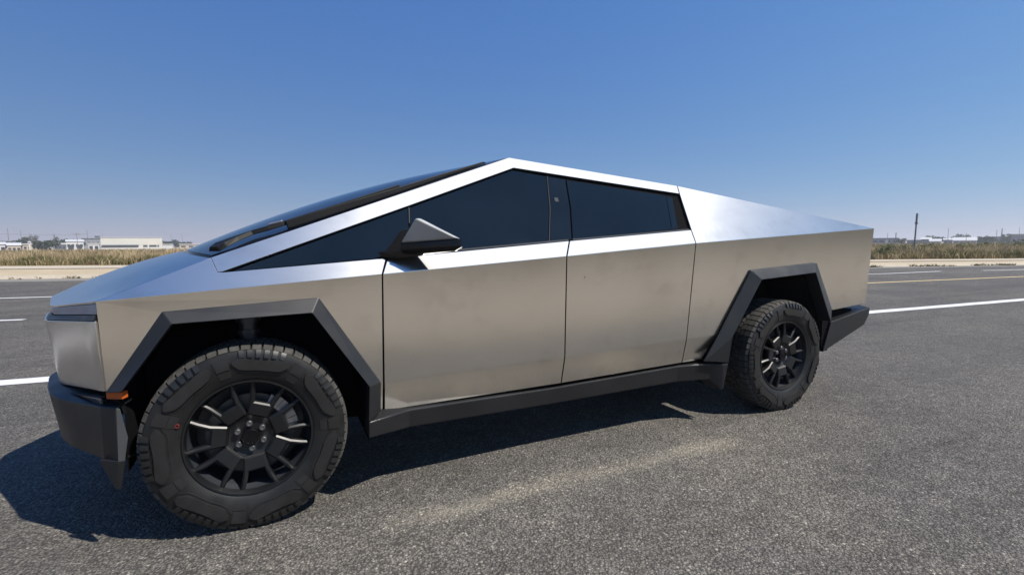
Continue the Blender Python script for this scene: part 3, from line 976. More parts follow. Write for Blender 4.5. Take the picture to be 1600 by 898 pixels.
def tyre_mesh():
    bm = bmesh.new()
    prof = [(.258, .05), (.2655, .024), (.285, .012), (.32, .004), (.355, .001), (.385, .004), (.405, .012), (.415, .028), (.417, .05), (.418, .10), (.418, .19), (.417, .235), (.414, .255), (.40, .272), (.36, .284), (.30, .278), (.262, .255)]
    lathe(bm, prof, 96)
    nlathe = len(bm.faces)
    # moulded sidewall
    for z in range(7):
        c = z * 2 * math.pi / 7 + D(10)
        th = [c + D(a) for a in (-19, -15, -10, -5, 0, 5, 10, 15, 19)]
        lo = [.352, .326, .318, .317, .317, .317, .318, .326, .352]
        hi = [.366, .378, .372, .364, .362, .364, .372, .378, .366]
        plate(bm, (list(zip(lo, th)), list(zip(hi, th))), .0085)
        # thin moulded outline
        lo2 = [.342, .314, .306, .305, .305, .305, .306, .314, .342]
        lo3 = [x + .004 for x in lo2]
        th2 = [c + D(a * 1.08) for a in (-19, -15, -10, -5, 0, 5, 10, 15, 19)]
        plate(bm, (list(zip(lo2, th2)), list(zip(lo3, th2))), .003, 2)
        for k in range(6):
            a = -12.5 + 5 * k
            dd = 1.5
            t2 = [c + D(a - dd), c + D(a + dd)]
            top_r = .409
            low_r = .374 + .004 * abs(k - 2.5) / 2.5
            plate(bm, ([(low_r, t2[0]), (low_r, t2[1])], [(top_r, t2[0]), (top_r, t2[1])]), .0100, 4)
        t3 = [c + D(a) for a in (21.3, 25.7, 30.1)]
        plate(bm, ([(.334, t) for t in t3], [(.385, t) for t in t3]), .004, 4)
        plate(bm, ([(.296, t) for t in t3], [(.328, t) for t in t3]), .0025, 3)
    nside = len(bm.faces)
    # tread : shoulder lugs wrap on to the sidewall, centre rows in between
    nl = 58
    for i in range(nl):
        th0 = 2 * math.pi * i / nl
        for sgn in (0, 1):
            w = 2 * math.pi / nl * .40
            off = 0 if sgn == 0 else math.pi / nl
            long = .403 if i % 2 == 0 else .409
            a0, a1 = th0 + off - w, th0 + off + w
            ys = ((.014, .030, .080) if sgn == 0 else (.271, .255, .205))
            rs = (long, .4245, TR)
            P = []
            for (r, y) in zip(rs, ys):
                P.append((polar(r, a0, y), polar(r, a1, y)))
            Q = []
            for (r, y) in zip((long - .012, .408, .411), (ys[0] + (.010 if sgn == 0 else -.010), ys[1], ys[2])):
                Q.append((polar(r, a0, y), polar(r, a1, y)))
            vP = [[bm.verts.new(p) for p in pr] for pr in P]
            vQ = [[bm.verts.new(p) for p in pr] for pr in Q]
            for k in range(2):
                bm.faces.new((vP[k][0], vP[k][1], vP[k + 1][1], vP[k + 1][0]))
                for s in (0, 1):
                    bm.faces.new((vP[k][s], vP[k + 1][s], vQ[k + 1][s], vQ[k][s]))
            bm.faces.new((vP[2][0], vP[2][1], vQ[2][1], vQ[2][0]))
            bm.faces.new((vP[0][0], vP[0][1], vQ[0][1], vQ[0][0]))
        for row, (y0, y1) in enumerate(((.088, .122), (.128, .160), (.166, .198))):
            w = 2 * math.pi / nl * .42
            off = (row * .37) * 2 * math.pi / nl
            sk = .006 * (1 if row % 2 else -1)
            pts = [polar(.412, th0 + off - w - sk, y0), polar(.412, th0 + off + w - sk, y0), polar(.412, th0 + off + w + sk, y1), polar(.412, th0 + off - w + sk, y1),
                   polar(TR, th0 + off - w * .95 - sk, y0 + .002), polar(TR, th0 + off + w * .95 - sk, y0 + .002), polar(TR, th0 + off + w * .95 + sk, y1 - .002), polar(TR, th0 + off - w * .95 + sk, y1 - .002)]
            add_hex(bm, pts)
    bm.faces.ensure_lookup_table()
    for f in bm.faces[nlathe:nside]:
        f.material_index = 2
    for f in bm.faces[nside:]:
        f.material_index = 1
    fix_normals(bm)
    for v in bm.verts:                      # weight on the contact patch
        if v.co.z < -.4245:
            v.co.z = -.4245
        if v.co.z < -.34 :
            v.co.y += (-.006 if v.co.y < .14 else .006) * min(1, (-.34 - v.co.z) / .07)
    return bm_to_mesh(bm, "tyre", 32)
tyre_me = tyre_mesh()
tyre_me.materials.append(MAT['rubber']); tyre_me.materials.append(MAT['tread']); tyre_me.materials.append(MAT['moulding'])

R0 = .262
def wheel_mesh():
    bm = bmesh.new()
    lathe(bm, [(.2665, .022), (.2645, .017), (.2575, .018), (.254, .026), (.250, .05), (.240, .07), (.232, .10), (.230, .20)], 96)
    nb = len(bm.faces)
    # back plate of the barrel, far inside
    rg = lathe(bm, [(.230, .20), (.10, .205)], 96)
    bm.faces.new(rg[-1])
    # seven paired spoke blocks
    half = [(.355, .171), (.62, .205), (.80, .258), (.975, .320), (.985, .248), (.80, .172), (.61, .120)]
    ys = [.046, .036, .038, .044, .044, .038, .036]
    for b_ in range(7):
        c = b_ * 2 * math.pi / 7 + D(20)
        full = [(u, v, y) for (u, v), y in zip(half, ys)] + [(u, -v, y) for (u, v), y in reversed(list(zip(half, ys)))]
        def P(u, v, y):
            return (R0 * (u * math.sin(c) + v * math.cos(c)), y, R0 * (u * math.cos(c) - v * math.sin(c)))
        top = [bm.verts.new(P(u, v, y - .006)) for u, v, y in full]
        cx, cv = .62, 0
        mid = [bm.verts.new(P(u, v * 1.0, y + .003)) for u, v, y in full]
        bot = [bm.verts.new(P(u, v, y + .030)) for u, v, y in full]
        # inset the front face so that every edge carries a chamfer
        bm.faces.ensure_lookup_table()
        ins = []
        m = len(full)
        pts = np.array([(u, v) for u, v, _ in full])
        for i in range(m):
            a, p, q = pts[i - 1], pts[i], pts[(i + 1) % m]
            e1 = (p - a) / (np.linalg.norm(p - a) + 1e-9); e2 = (q - p) / (np.linalg.norm(q - p) + 1e-9)
            n1 = np.array((-e1[1], e1[0])); n2 = np.array((-e2[1], e2[0]))
            nn = n1 + n2
            nn = nn / (np.linalg.norm(nn) + 1e-9)
            k = .026 / max(.45, nn @ n1)
            ins.append(p + nn * -k if False else p + nn * k)
        # choose the sign that shrinks the outline
        sgn_area = sum(pts[i][0] * pts[(i + 1) % m][1] - pts[(i + 1) % m][0] * pts[i][1] for i in range(m))
        if sgn_area < 0:
            ins = [2 * p - q for p, q in zip(pts, ins)]
        for vtx, (u, v), (_, _, y) in zip(top, ins, full):
            vtx.co = P(u, v, y - .004)
        bm.faces.new(top)
        for i in range(m):
            j = (i + 1) % m
            bm.faces.new((top[i], top[j], mid[j], mid[i]))
            bm.faces.new((mid[i], mid[j], bot[j], bot[i]))
    # recessed seven sided hub
    hv = []
    for rr, y in ((.372, .043), (.335, .060), (.30, .064), (.14, .064)):
        hv.append([bm.verts.new((R0 * rr / math.cos(math.pi / 7) * math.sin(k * 2 * math.pi / 7 + D(20) + math.pi / 7), y, R0 * rr / math.cos(math.pi / 7) * math.cos(k * 2 * math.pi / 7 + D(20) + math.pi / 7))) for k in range(7)])
    for a, b in zip(hv[:-1], hv[1:]):
        for k in range(7):
            bm.faces.new((a[k], a[(k + 1) % 7], b[(k + 1) % 7], b[k]))
    bm.faces.new(hv[-1])
    bm.faces.ensure_lookup_table()
    fix_normals(bm)
    for i, f in enumerate(bm.faces):
        if i >= 96 * 4 and i < nb + 97:
            f.material_index = 1
    return bm_to_mesh(bm, "wheel", 28)
wheel_me = wheel_mesh()
wheel_me.materials.append(MAT['wheel']); wheel_me.materials.append(MAT['barrel'])
def hubcap_mesh():
    bm = bmesh.new()
    rg = lathe(bm, [(.036, .064), (.035, .034), (.032, .030), (.029, .030), (.028, .033), (.006, .033)], 32)
    bm.faces.new(rg[-1])
    # small round emblem : ring and crossbar
    lathe(bm, [(.0185, .033), (.0185, .0305), (.0155, .0305), (.0155, .033)], 24)
    add_box(bm, -.0095, .0095, .0305, .033, .004, .0075)
    add_box(bm, -.0018, .0018, .0305, .033, -.0105, .004)
    fix_normals(bm)
    return bm_to_mesh(bm, "hub_cap", 30)
def lug_mesh():
    bm = bmesh.new()
    rg = lathe(bm, [(.0135, .066), (.0135, .044), (.0115, .041), (.0075, .041), (.007, .046)], 12)
    bm.faces.new(rg[-1])
    fix_normals(bm)
    return bm_to_mesh(bm, "lug_nut", 30)
def disc_mesh():
    bm = bmesh.new()
    lathe(bm, [(.185, .115), (.185, .105), (.105, .105), (.10, .085), (.03, .085)], 48)
    fix_normals(bm)
    return bm_to_mesh(bm, "brake_disc", 30)
def caliper_mesh():
    bm = bmesh.new()
    n = 7
    for i in range(n):
        a0 = D(28 + i * 9); a1 = a0 + D(8.2)
        r0, r1 = .150, .205 if i not in (0, n - 1) else .198
        pts = [polar(r0, a0, .070), polar(r0, a1, .070), polar(r0, a1, .13), polar(r0, a0, .13), polar(r1, a0, .072), polar(r1, a1, .072), polar(r1, a1, .13), polar(r1, a0, .13)]
        add_hex(bm, pts)
    fix_normals(bm)
    return bm_to_mesh(bm, "brake_caliper")
hub_me, lug_me, disc_me, cal_me = hubcap_mesh(), lug_mesh(), disc_mesh(), caliper_mesh()
hub_me.materials.append(MAT['gloss']); lug_me.materials.append(MAT['alloy']); disc_me.materials.append(MAT['disc']); cal_me.materials.append(MAT['alloy'])
for (x, side, rot) in ((-.010, 1, 0), (3.628, 1, D(-19)), (-.010, -1, D(8)), (3.628, -1, D(30))):
    w = bpy.data.objects.new("wheel", wheel_me)
    COL.objects.link(w)
    w.parent = truck
    w.location = (x - TO[0], (.008 if side > 0 else 1.992) - TO[1], .4245)
    w.rotation_euler = (0, 0, 0 if side > 0 else math.pi)
    def sub(name, me, loc=(0, 0, 0), ry=0.0):
        o = bpy.data.objects.new(name, me)
        COL.objects.link(o)
        o.parent = w
        o.location = loc
        o.rotation_euler = (0, ry, 0)
        return o
    sub("tyre", tyre_me)
    sub("brake_disc", disc_me)
    sub("brake_caliper", cal_me)
    sub("hub_cap", hub_me)
    for k in range(6):
        a = D(-3 + 60 * k)
        sub("lug_nut", lug_me, (.0585 * math.sin(a), 0, .0585 * math.cos(a)))
    if x < 1 and side > 0:
        bm = bmesh.new()
        rg = lathe(bm, [(.0085, .006), (.0085, -.001), (.0055, -.001), (.0055, .006)], 14)
        for v in bm.verts:
            v.co += Vector(polar(.292, D(-69), .0045))
        fix_normals(bm)
        link("paint_mark", bm_to_mesh(bm, "paint_mark"), 'red', w)

# ------------------------------------------------------------------ vegetation
EYE = Vector((0.14, -2.46))
def bearing(px_deg, dist):
    a = math.radians(px_deg)
    return EYE.x + dist * math.sin(a), EYE.y + dist * math.cos(a)

def front_at(x):
    P = np.array(grass_front)
    return np.interp(x, P[:, 0], P[:, 1])

def blades(name, base, h, nb, spread, width, cols, lean=.35):
    """many small bent blades; base (n,3), h (n,), cols (n,3)"""
    n = len(base)
    tot = n * nb
    bi = np.repeat(np.arange(n), nb)
    ang = rng.uniform(0, 2 * np.pi, tot)
    rad = np.sqrt(rng.uniform(0, 1, tot)) * spread[bi]
    p = base[bi].copy()
    p[:, 0] += np.cos(ang) * rad
    p[:, 1] += np.sin(ang) * rad
    hh = h[bi] * rng.uniform(.45, 1.1, tot)
    la = rng.uniform(0, 2 * np.pi, tot)
    ln = rng.uniform(.05, lean, tot) * hh
    wd = width[bi] * rng.uniform(.6, 1.3, tot)
    fa = rng.uniform(0, np.pi, tot)
    wx, wy = np.cos(fa) * wd, np.sin(fa) * wd
    mid = p + np.stack([np.cos(la) * ln * .35, np.sin(la) * ln * .35, hh * .6], 1)
    tip = p + np.stack([np.cos(la) * ln, np.sin(la) * ln, hh], 1)
    W = np.stack([wx, wy, 0 * wx], 1)
    V = np.stack([p - W * .6, p + W * .6, mid + W, mid - W, tip], 1).reshape(-1, 3)
    k = np.arange(tot) * 5
    me = bpy.data.meshes.new(name)
    nv = len(V)
    me.vertices.add(nv)
    me.vertices.foreach_set("co", V.ravel())
    loops = np.stack([k, k + 1, k + 2, k + 3, k + 3, k + 2, k + 4], 1).ravel()
    me.loops.add(len(loops))
    me.loops.foreach_set("vertex_index", loops.astype(np.int32))
    starts = np.stack([np.arange(tot) * 7, np.arange(tot) * 7 + 4], 1).ravel()
    me.polygons.add(2 * tot)
    me.polygons.foreach_set("loop_start", starts.astype(np.int32))
    me.update(calc_edges=True)
    ca = me.color_attributes.new("Col", 'FLOAT_COLOR', 'POINT')
    c = cols[bi] * rng.uniform(.75, 1.25, (tot, 1))
    cc = np.repeat(np.clip(c, 0, 1), 5, axis=0)
    cc = np.concatenate([cc, np.ones((nv, 1))], 1)
    ca.data.foreach_set("color", cc.ravel().astype(np.float32))
    return me

TAN = np.array([(.35, .265, .15), (.42, .325, .19), (.28, .21, .12), (.46, .37, .23)])
GREEN = np.array([(.11, .115, .035), (.16, .145, .055), (.085, .09, .028), (.20, .165, .075)])
def grass_field():
    def layer(name, n, hlo, hhi, dmean, dmin, greenp, spread, nb, width, lean):
        x = np.where(rng.random(n) < .45, rng.uniform(-32, 8, n), rng.uniform(20, 85, n))
        x = np.where(rng.random(n) < .12, rng.uniform(-60, 110, n), x)
        dep = rng.exponential(dmean, n) + dmin + rng.uniform(0, .5, n)
        y = front_at(x) + dep
        patch = .5 + .25 * np.sin(x * .9 + 1.3 * np.sin(x * .31)) * np.cos(y * .5 + x * .2) + .25 * np.sin(x * 2.3 + y)
        right = np.clip((x - 15) / 12, 0, 1)
        keep = rng.random(n) < .25 + 1.1 * patch
        green = rng.random(n) < np.clip(greenp - .04 * right + .5 * (patch - .5), 0, 1)
        h = rng.uniform(hlo, hhi, n) * (.7 + .6 * patch)
        cols = np.where(green[:, None], GREEN[rng.integers(0, 4, n)], TAN[rng.integers(0, 4, n)]) * (.8 + .4 * rng.random((n, 1)))
        base = np.stack([x, y, np.full(n, .10)], 1)[keep]
        return blades(name, base, h[keep], nb, rng.uniform(*spread, n)[keep], rng.uniform(*width, n)[keep], cols[keep], lean)
    o = link("dry_grass", layer("dry_grass", 5200, .50, .95, 7.0, 1.3, .06, (.2, .55), 20, (.006, .016), .5), 'grass')
    tag(o, "tall dry tan grass along the far roadside", kind='stuff')
    o = link("roadside_weeds", layer("roadside_weeds", 4200, .30, .66, 1.3, 0.0, .62, (.3, .75), 34, (.008, .020), .9), 'grass')
    tag(o, "low olive green weeds in front of the dry grass", kind='stuff')
grass_field()
def far_field():
    n = 5200
    x = np.where(rng.random(n) < .5, rng.uniform(-130, 5, n), rng.uniform(50, 240, n))
    dep = rng.uniform(15, 140, n)
    y = front_at(x) + dep
    cols = np.where((rng.random(n) < .22 + .3 * (x > 30))[:, None], GREEN[rng.integers(0, 4, n)] * .9, TAN[rng.integers(0, 4, n)])
    me = blades("field_grass", np.stack([x, y, np.full(n, -.05)], 1), rng.uniform(.4, .9, n), 10, rng.uniform(.4, 1.1, n), rng.uniform(.05, .12, n), cols)
    tag(link("field_grass", me, 'grass'), "straw coloured grass on the field further back", kind='stuff')
far_field()
def kerb_weeds():
    n = 700
    x = np.where(rng.random(n) < .3, rng.uniform(-25, 5, n), rng.uniform(18, 60, n))
    P = np.array(kb)
    y = np.interp(x, P[:, 0], P[:, 1]) - rng.uniform(-.03, .25, n)
    keep = np.sin(x * 1.7) + rng.uniform(-1, 1, n) > .1
    x, y = x[keep], y[keep]
    n = len(x)
    cols = np.where((rng.random(n) < .6)[:, None], GREEN[rng.integers(0, 4, n)] * .7, TAN[rng.integers(0, 4, n)] * .7)
    me = blades("kerb_weeds", np.stack([x, y, np.zeros(n)], 1), rng.uniform(.05, .15, n), 14, rng.uniform(.08, .3, n), rng.uniform(.01, .02, n), cols, 1.0)
    tag(link("kerb_weeds", me, 'grass'), "small weeds and dead leaves along the kerb", kind='stuff')
kerb_weeds()

def near_scrub():
    n = 1500
    x = rng.uniform(-30, 26, n)
    y = -5.6 - rng.exponential(2.2, n)
    patch = .5 + .5 * np.sin(x * .55) * np.sin(x * .21 + 1)
    keep = rng.random(n) < .15 + patch
    x, y, patch = x[keep], y[keep], patch[keep]
    n = len(x)
    cols = np.where((rng.random(n) < .6)[:, None], GREEN[rng.integers(0, 4, n)] * .8, TAN[rng.integers(0, 4, n)] * .8)
    me = blades("scrub", np.stack([x, y, np.full(n, -.02)], 1), rng.uniform(.3, 1.0, n) * (.5 + patch), 22, rng.uniform(.3, .9, n), rng.uniform(.02, .05, n), cols, .9)
    tag(link("scrub", me, 'grass'), "rough scrub on the near roadside", kind='stuff')
near_scrub()

def leaf_cloud(name, blobs, n, size, cols, parent):
    """crown of leaf sized faces spread through several clumps"""
    cen = np.array([b[:3] for b in blobs]); rad = np.array([b[3] for b in blobs])
    w = rad ** 2; w = w / w.sum()
    bi = rng.choice(len(blobs), n, p=w)
    v = rng.normal(size=(n, 3)); v /= np.linalg.norm(v, axis=1)[:, None]
    rr = rad[bi] * rng.uniform(.35, 1.08, n) ** .6
    c = cen[bi] + v * rr[:, None] * np.array([1, 1, .8])
    a = rng.normal(size=(n, 3)); a /= np.linalg.norm(a, axis=1)[:, None]
    b_ = np.cross(a, rng.normal(size=(n, 3))); b_ /= np.linalg.norm(b_, axis=1)[:, None]
    s = size * rng.uniform(.6, 1.4, n)[:, None]
    V = np.stack([c - a * s, c - b_ * s * .6, c + a * s, c + b_ * s * .6], 1).reshape(-1, 3)
    F = np.arange(4 * n).reshape(-1, 4)
    me = mesh_py(name, V, F.tolist())
    ca = me.color_attributes.new("Col", 'FLOAT_COLOR', 'POINT')
    clump = rng.uniform(.7, 1.3, len(blobs))
    col = np.array(cols)[rng.integers(0, len(cols), n)] * clump[bi][:, None] * rng.uniform(.8, 1.2, (n, 1))
    cc = np.concatenate([np.repeat(np.clip(col, 0, 1), 4, axis=0), np.ones((4 * n, 1))], 1)
    ca.data.foreach_set("color", cc.ravel().astype(np.float32))
    return link(name, me, 'leaf', parent)

LEAF_DARK = [(.05, .065, .03), (.065, .08, .035), (.04, .055, .03)]
LEAF_MID = [(.09, .10, .05), (.07, .085, .04), (.11, .115, .06)]
def tree(deg, dist, h, w, label, name="tree", leaf=LEAF_DARK, dens=420, group="distant trees beyond the field", trunk=.3, cat="tree"):
    x, y = bearing(deg, dist)
    t = empty(name, (x, y, -.4))
    tag(t, label, cat, group)
    bm = bmesh.new()
    add_tube(bm, (0, 0, 0), (.05 * w, 0, h * .55), .05 * h ** .7, .03 * h ** .7, 7)
    tips = []
    for k in range(5):
        a = k * 1.26 + random.random()
        tip = (math.cos(a) * w * .33, math.sin(a) * w * .33, h * random.uniform(.55, .85))
        add_tube(bm, (.03 * w, 0, h * random.uniform(.25, .5)), tip, .022 * h ** .7, .008 * h ** .7, 5)
        tips.append(tip)
    link("trunk", bm_to_mesh(bm, "trunk"), 'bark', t)
    blobs = [(*tp, w * random.uniform(.16, .27)) for tp in tips]
    for k in range(6):
        a = random.uniform(0, 6.28); q = random.uniform(.1, .36) * w
        blobs.append((math.cos(a) * q, math.sin(a) * q, h * random.uniform(trunk + .08, .88), w * random.uniform(.13, .24)))
    leaf_cloud("crown", blobs, dens, .07 * w * (420 / dens) ** .5, leaf, t)
    return t

def bare_tree(deg, dist, h, label, group):
    x, y = bearing(deg, dist)
    t = empty("tree", (x, y, -.4))
    tag(t, label, "tree", group)
    bm = bmesh.new()
    add_tube(bm, (0, 0, 0), (.1, 0, h * .5), .22, .14, 6)
    for k in range(9):
        a = random.uniform(0, 6.28); z0 = h * random.uniform(.25, .55)
        q = h * random.uniform(.08, .2)
        p1 = (math.cos(a) * q, math.sin(a) * q, h * random.uniform(.7, 1.0))
        add_tube(bm, (.06, 0, z0), p1, .12, .05, 5)
        add_tube(bm, p1, (p1[0] * 1.5, p1[1] * 1.5, p1[2] + h * .1), .06, .03, 4)
    link("trunk", bm_to_mesh(bm, "trunk"), 'bark', t)
    blobs = [(random.uniform(-.12, .12) * h, random.uniform(-.12, .12) * h, h * random.uniform(.45, .9), h * .09) for _ in range(9)]
    leaf_cloud("crown", blobs, 150, .03 * h, LEAF_MID, t)
    return t

# ------------------------------------------------------------------ buildings
def building(name, deg0, deg1, dist, h, depth, wall, roof, label, cat="building", flat=True, group=None, windows=0, band=None, z0=-.45, over=.25, doors=0, roof_h=.35):
    x0, y0 = bearing(deg0, dist)
    x1, y1 = bearing(deg1, dist)
    L = math.hypot(x1 - x0, y1 - y0)
    rz = math.atan2(y1 - y0, x1 - x0)
    t = empty(name, (x0, y0, z0), rz)
    tag(t, label, cat, group)
    hw = h - z0
    bm = bmesh.new()
    add_box(bm, 0, L, 0, depth, 0, hw)
    link("wall", bm_to_mesh(bm, "wall"), wall, t)
    bm = bmesh.new()
    if flat:
        add_box(bm, -over, L + over, -over, depth + over, hw + .003, hw + roof_h)
    else:
        e = over
        pts = [(-e, -e, hw), (L + e, -e, hw), (L + e, depth + e, hw), (-e, depth + e, hw), (-e, depth / 2, hw + roof_h), (L + e, depth / 2, hw + roof_h)]
        vs = [bm.verts.new(p) for p in pts]
        for f in ((0, 1, 5, 4), (2, 3, 4, 5), (1, 2, 5), (3, 0, 4), (0, 3, 2, 1)):
            bm.faces.new([vs[i] for i in f])
        fix_normals(bm)
    link("roof", bm_to_mesh(bm, "roof"), roof, t)
    for k in range(windows):
        wx = L * (k + .5) / windows
        ww = L / windows * .30
        bm = bmesh.new()
        add_box(bm, wx - ww, wx + ww, -.05, .03, hw * .42, hw * .72)
        link("window", bm_to_mesh(bm, "window"), 'opening', t)
    for k in range(doors):
        wx = L * (k + .5) / doors
        ww = min(2.2, L / doors * .32)
        bm = bmesh.new()
        add_box(bm, wx - ww, wx + ww, -.06, .03, 0, hw * .66)
        link("door", bm_to_mesh(bm, "door"), 'opening', t)
    t["_L"] = L; t["_h"] = hw
    return t

def pxdeg(px):
    return 25.313 + math.degrees(math.atan((px - 800) / 772.1))
WG = "low white buildings across the field"
# left side, seen over the bonnet
wh = building("warehouse", pxdeg(160.5), pxdeg(256.5), 340, 6.0, 26, 'cream_wall', 'roof_white', "long cream warehouse with dark loading strip beyond the field", "warehouse", roof_h=.3)
Lw, hw_ = wh["_L"], wh["_h"]
bm = bmesh.new(); add_box(bm, .4, Lw * .60, -1.6, -.02, hw_ * .33, hw_ * .40); link("canopy", bm_to_mesh(bm, "canopy"), 'roof_dark', wh)
bm = bmesh.new(); add_box(bm, .4, Lw * .60, -.08, .02, hw_ * .24, hw_ * .33); link("opening", bm_to_mesh(bm, "opening"), 'opening', wh)
for a, b_ in ((.675, .745), (.775, .90), (.915, .94)):
    bm = bmesh.new(); add_box(bm, Lw * a, Lw * b_, -.08, .02, hw_ * .22, hw_ * .38); link("opening", bm_to_mesh(bm, "opening"), 'opening', wh)
for k in range(24):
    bm = bmesh.new()
    xx = Lw * k / 24 + .05
    add_box(bm, xx, xx + Lw / 24 - .1, -.05, .02, hw_ * .42, hw_ - .02)
    link("cladding_panel", bm_to_mesh(bm, "cladding_panel"), 'cream_wall', wh)
bm = bmesh.new(); add_box(bm, -1, Lw * .97, -6, -5.6, 0, hw_ * .17); link("boundary_wall", bm_to_mesh(bm, "boundary_wall"), 'white_wall', wh)

building("shed", pxdeg(-14), pxdeg(12), 250, 2.3, 9, 'white_wall', 'roof_white', "white roofed shed at the far left edge", "shed", False, WG, doors=3, roof_h=.9)
building("shed", pxdeg(15), pxdeg(36), 245, 1.9, 8, 'tan_wall', 'roof_white', "open white roofed shed left of the grey fenced yard", "shed", False, WG, doors=3, roof_h=1.0)
building("house", pxdeg(39.5), pxdeg(66), 250, 2.2, 8, 'tan_wall', 'roof_white', "low tan building left of the bushy tree", "building", True, WG, windows=4)
building("gatehouse", pxdeg(48.6), pxdeg(51.2), 240, 2.9, 2, 'white_wall', 'roof_white', "narrow white gate pillar before the low tan building", "gatehouse", True, WG)
building("house", pxdeg(88), pxdeg(106), 262, 2.2, 8, 'roof_dark', 'roof_white', "dark walled building under a white roof right of the bushy tree", "building", True, WG, roof_h=.6, windows=3)
building("house", pxdeg(107), pxdeg(134), 280, 3.5, 9, 'white_wall', 'roof_white', "white house between dark roofed shed and bushy tree", "house", False, WG, windows=4, roof_h=.9, doors=2)
building("house", pxdeg(132), pxdeg(160), 310, 5.0, 12, 'grey_wall', 'roof_dark', "dark grey block left of the cream warehouse", "building", True, WG, windows=4)
building("house", pxdeg(152.5), pxdeg(160), 322, 6.3, 8, 'grey_wall', 'roof_dark', "tall dark grey tower against the warehouse end", "building", True, WG)
building("house", pxdeg(141), pxdeg(158), 262, 2.4, 7, 'white_wall', 'roof_white', "small white cabin before the dark grey block", "house", True, WG, doors=2, windows=2)
building("boundary_wall", pxdeg(256.8), pxdeg(272), 320, 2.1, .4, 'white_wall', 'roof_white', "low white wall right of the cream warehouse", "wall", True, None)
building("shed", pxdeg(283), pxdeg(330), 330, 2.2, 9, 'tan_wall', 'roof_white', "tan shed behind the bonnet right of warehouse", "shed", True, None, windows=4)

tree(pxdeg(75), 215, 3.6, 6.0, "bushy dark tree between low white buildings", dens=900, trunk=.05)
tree(pxdeg(36), 300, 5.2, 5.0, "dark round tree behind the left sheds", dens=500)
tree(pxdeg(45), 330, 7.5, 3.0, "slim upright tree behind the left sheds", dens=240)
bare_tree(pxdeg(54), 320, 7.5, "sparse tree left of the bushy dark tree", None)
bare_tree(pxdeg(60), 330, 8.0, "taller sparse tree beside the bushy dark tree", None)
bare_tree(pxdeg(92), 330, 7.6, "thin bare tree right of the bushy dark tree", None)
tree(pxdeg(98), 345, 5.5, 7.0, "low dark tree behind the dark walled building", dens=420)
tree(pxdeg(262), 380, 4.8, 6.0, "dark tree touching the right end of the warehouse", dens=420)
tree(pxdeg(276), 370, 5.6, 7.0, "large dark tree right of the warehouse", dens=600, trunk=.12)
tree(pxdeg(292), 390, 4.6, 9.0, "wide low tree far right of the warehouse", dens=500, trunk=.1)
for px, dist, h, lab in ((4, 380, 4.5, "small tree above the leftmost shed"), (22, 390, 4.4, "small tree above the open shed"), (108, 400, 5.6, "tree above the white house roof"), (122, 420, 5.4, "broad tree behind the white house")):
    tree(pxdeg(px), dist, h, 7.5, lab, dens=300)

def pole(deg, dist, h, label, r=.14, arm=True, group="utility poles on the skyline", mat='wood', lean=0.0):
    x, y = bearing(deg, dist)
    t = empty("utility_pole", (x, y, -.45))
    tag(t, label, "pole", group)
    bm = bmesh.new()
    add_tube(bm, (0, 0, 0), (lean, 0, h + .45), r, r * .7, 8)
    link("post", bm_to_mesh(bm, "post", 40), mat, t)
    if arm:
        bm = bmesh.new()
        add_box(bm, lean - 1.1, lean + 1.1, -.07 - r, -r - .003, h - .35, h - .15)
        for q in (-.95, -.45, .45, .95):
            add_tube(bm, (lean + q, -.04 - r, h - .15), (lean + q, -.04 - r, h + .05), .05, .03, 6)
        link("crossarm", bm_to_mesh(bm, "crossarm"), mat, t)
    return t
for px, dist, yt, lab in ((18, 255, 365.5, "tall thin pole at the far left above sheds"), (38, 330, 367.5, "thin pole above the left sheds"), (124.5, 270, 369, "pole with crossarm above the white house"), (141, 300, 365.5, "thin tall pole above the dark grey block"),
                          (164, 390, 369.3, "short pole behind the left end of the warehouse"), (271, 420, 368, "thin pole right of the warehouse"), (288, 430, 367, "thin pole nearest the windscreen")):
    hor = 386.4 - px * .007
    pole(pxdeg(px), dist, 1.295 + (hor - yt) * dist / 772, lab, r=.11, arm="crossarm" in lab)
# power cable between the left poles
def cable(p0, p1, sag, label):
    bm = bmesh.new()
    pts = []
    for k in range(17):
        t = k / 16
        pts.append(Vector(p0).lerp(Vector(p1), t) - Vector((0, 0, sag * 4 * t * (1 - t))))
    for a, b in zip(pts[:-1], pts[1:]):
        add_tube(bm, a, b, .05, n=4, caps=False)
    tag(link("power_cable", bm_to_mesh(bm, "power_cable"), 'roof_dark'), label, "cable")
xa, ya = bearing(pxdeg(-60), 300); xb, yb = bearing(pxdeg(141), 300)
cable((xa, ya, 7.4), (xb, yb, 7.0), .5, "thin power cable over the left sheds")

# right side, seen past the tail
RG = "pale roofed sheds beyond the right scrub"
building("shed", pxdeg(1350), pxdeg(1402), 300, 2.6, 10, 'grey_wall', 'roof_dark', "dark low shed just behind the tail of the truck", "shed", True, RG, windows=5)
building("trailer", pxdeg(1381.5), pxdeg(1386), 255, 2.0, 2, 'white_wall', 'roof_white', "white box trailer before the dark shed", "trailer", True, None, over=.02, roof_h=.1)
building("shed", pxdeg(1408), pxdeg(1413), 260, 2.2, 5, 'tan_wall', 'roof_white', "small cream hut beside the dark tree left of the pole", "hut", True, RG)
building("shed", pxdeg(1415), pxdeg(1452), 290, 1.4, 12, 'grey_wall', 'roof_dark', "long dark shed behind the roadside pole", "shed", True, RG, windows=6, roof_h=.5)
building("shed", pxdeg(1437), pxdeg(1453), 330, 2.3, 12, 'grey_wall', 'roof_white', "white roofed shed right of the roadside pole", "shed", False, RG, roof_h=1.0)
building("hangar", pxdeg(1450.5), pxdeg(1468), 250, 1.3, 10, 'white_wall', 'roof_white', "white arched shelter with dark mouth", "shelter", False, RG, doors=1, roof_h=.9)
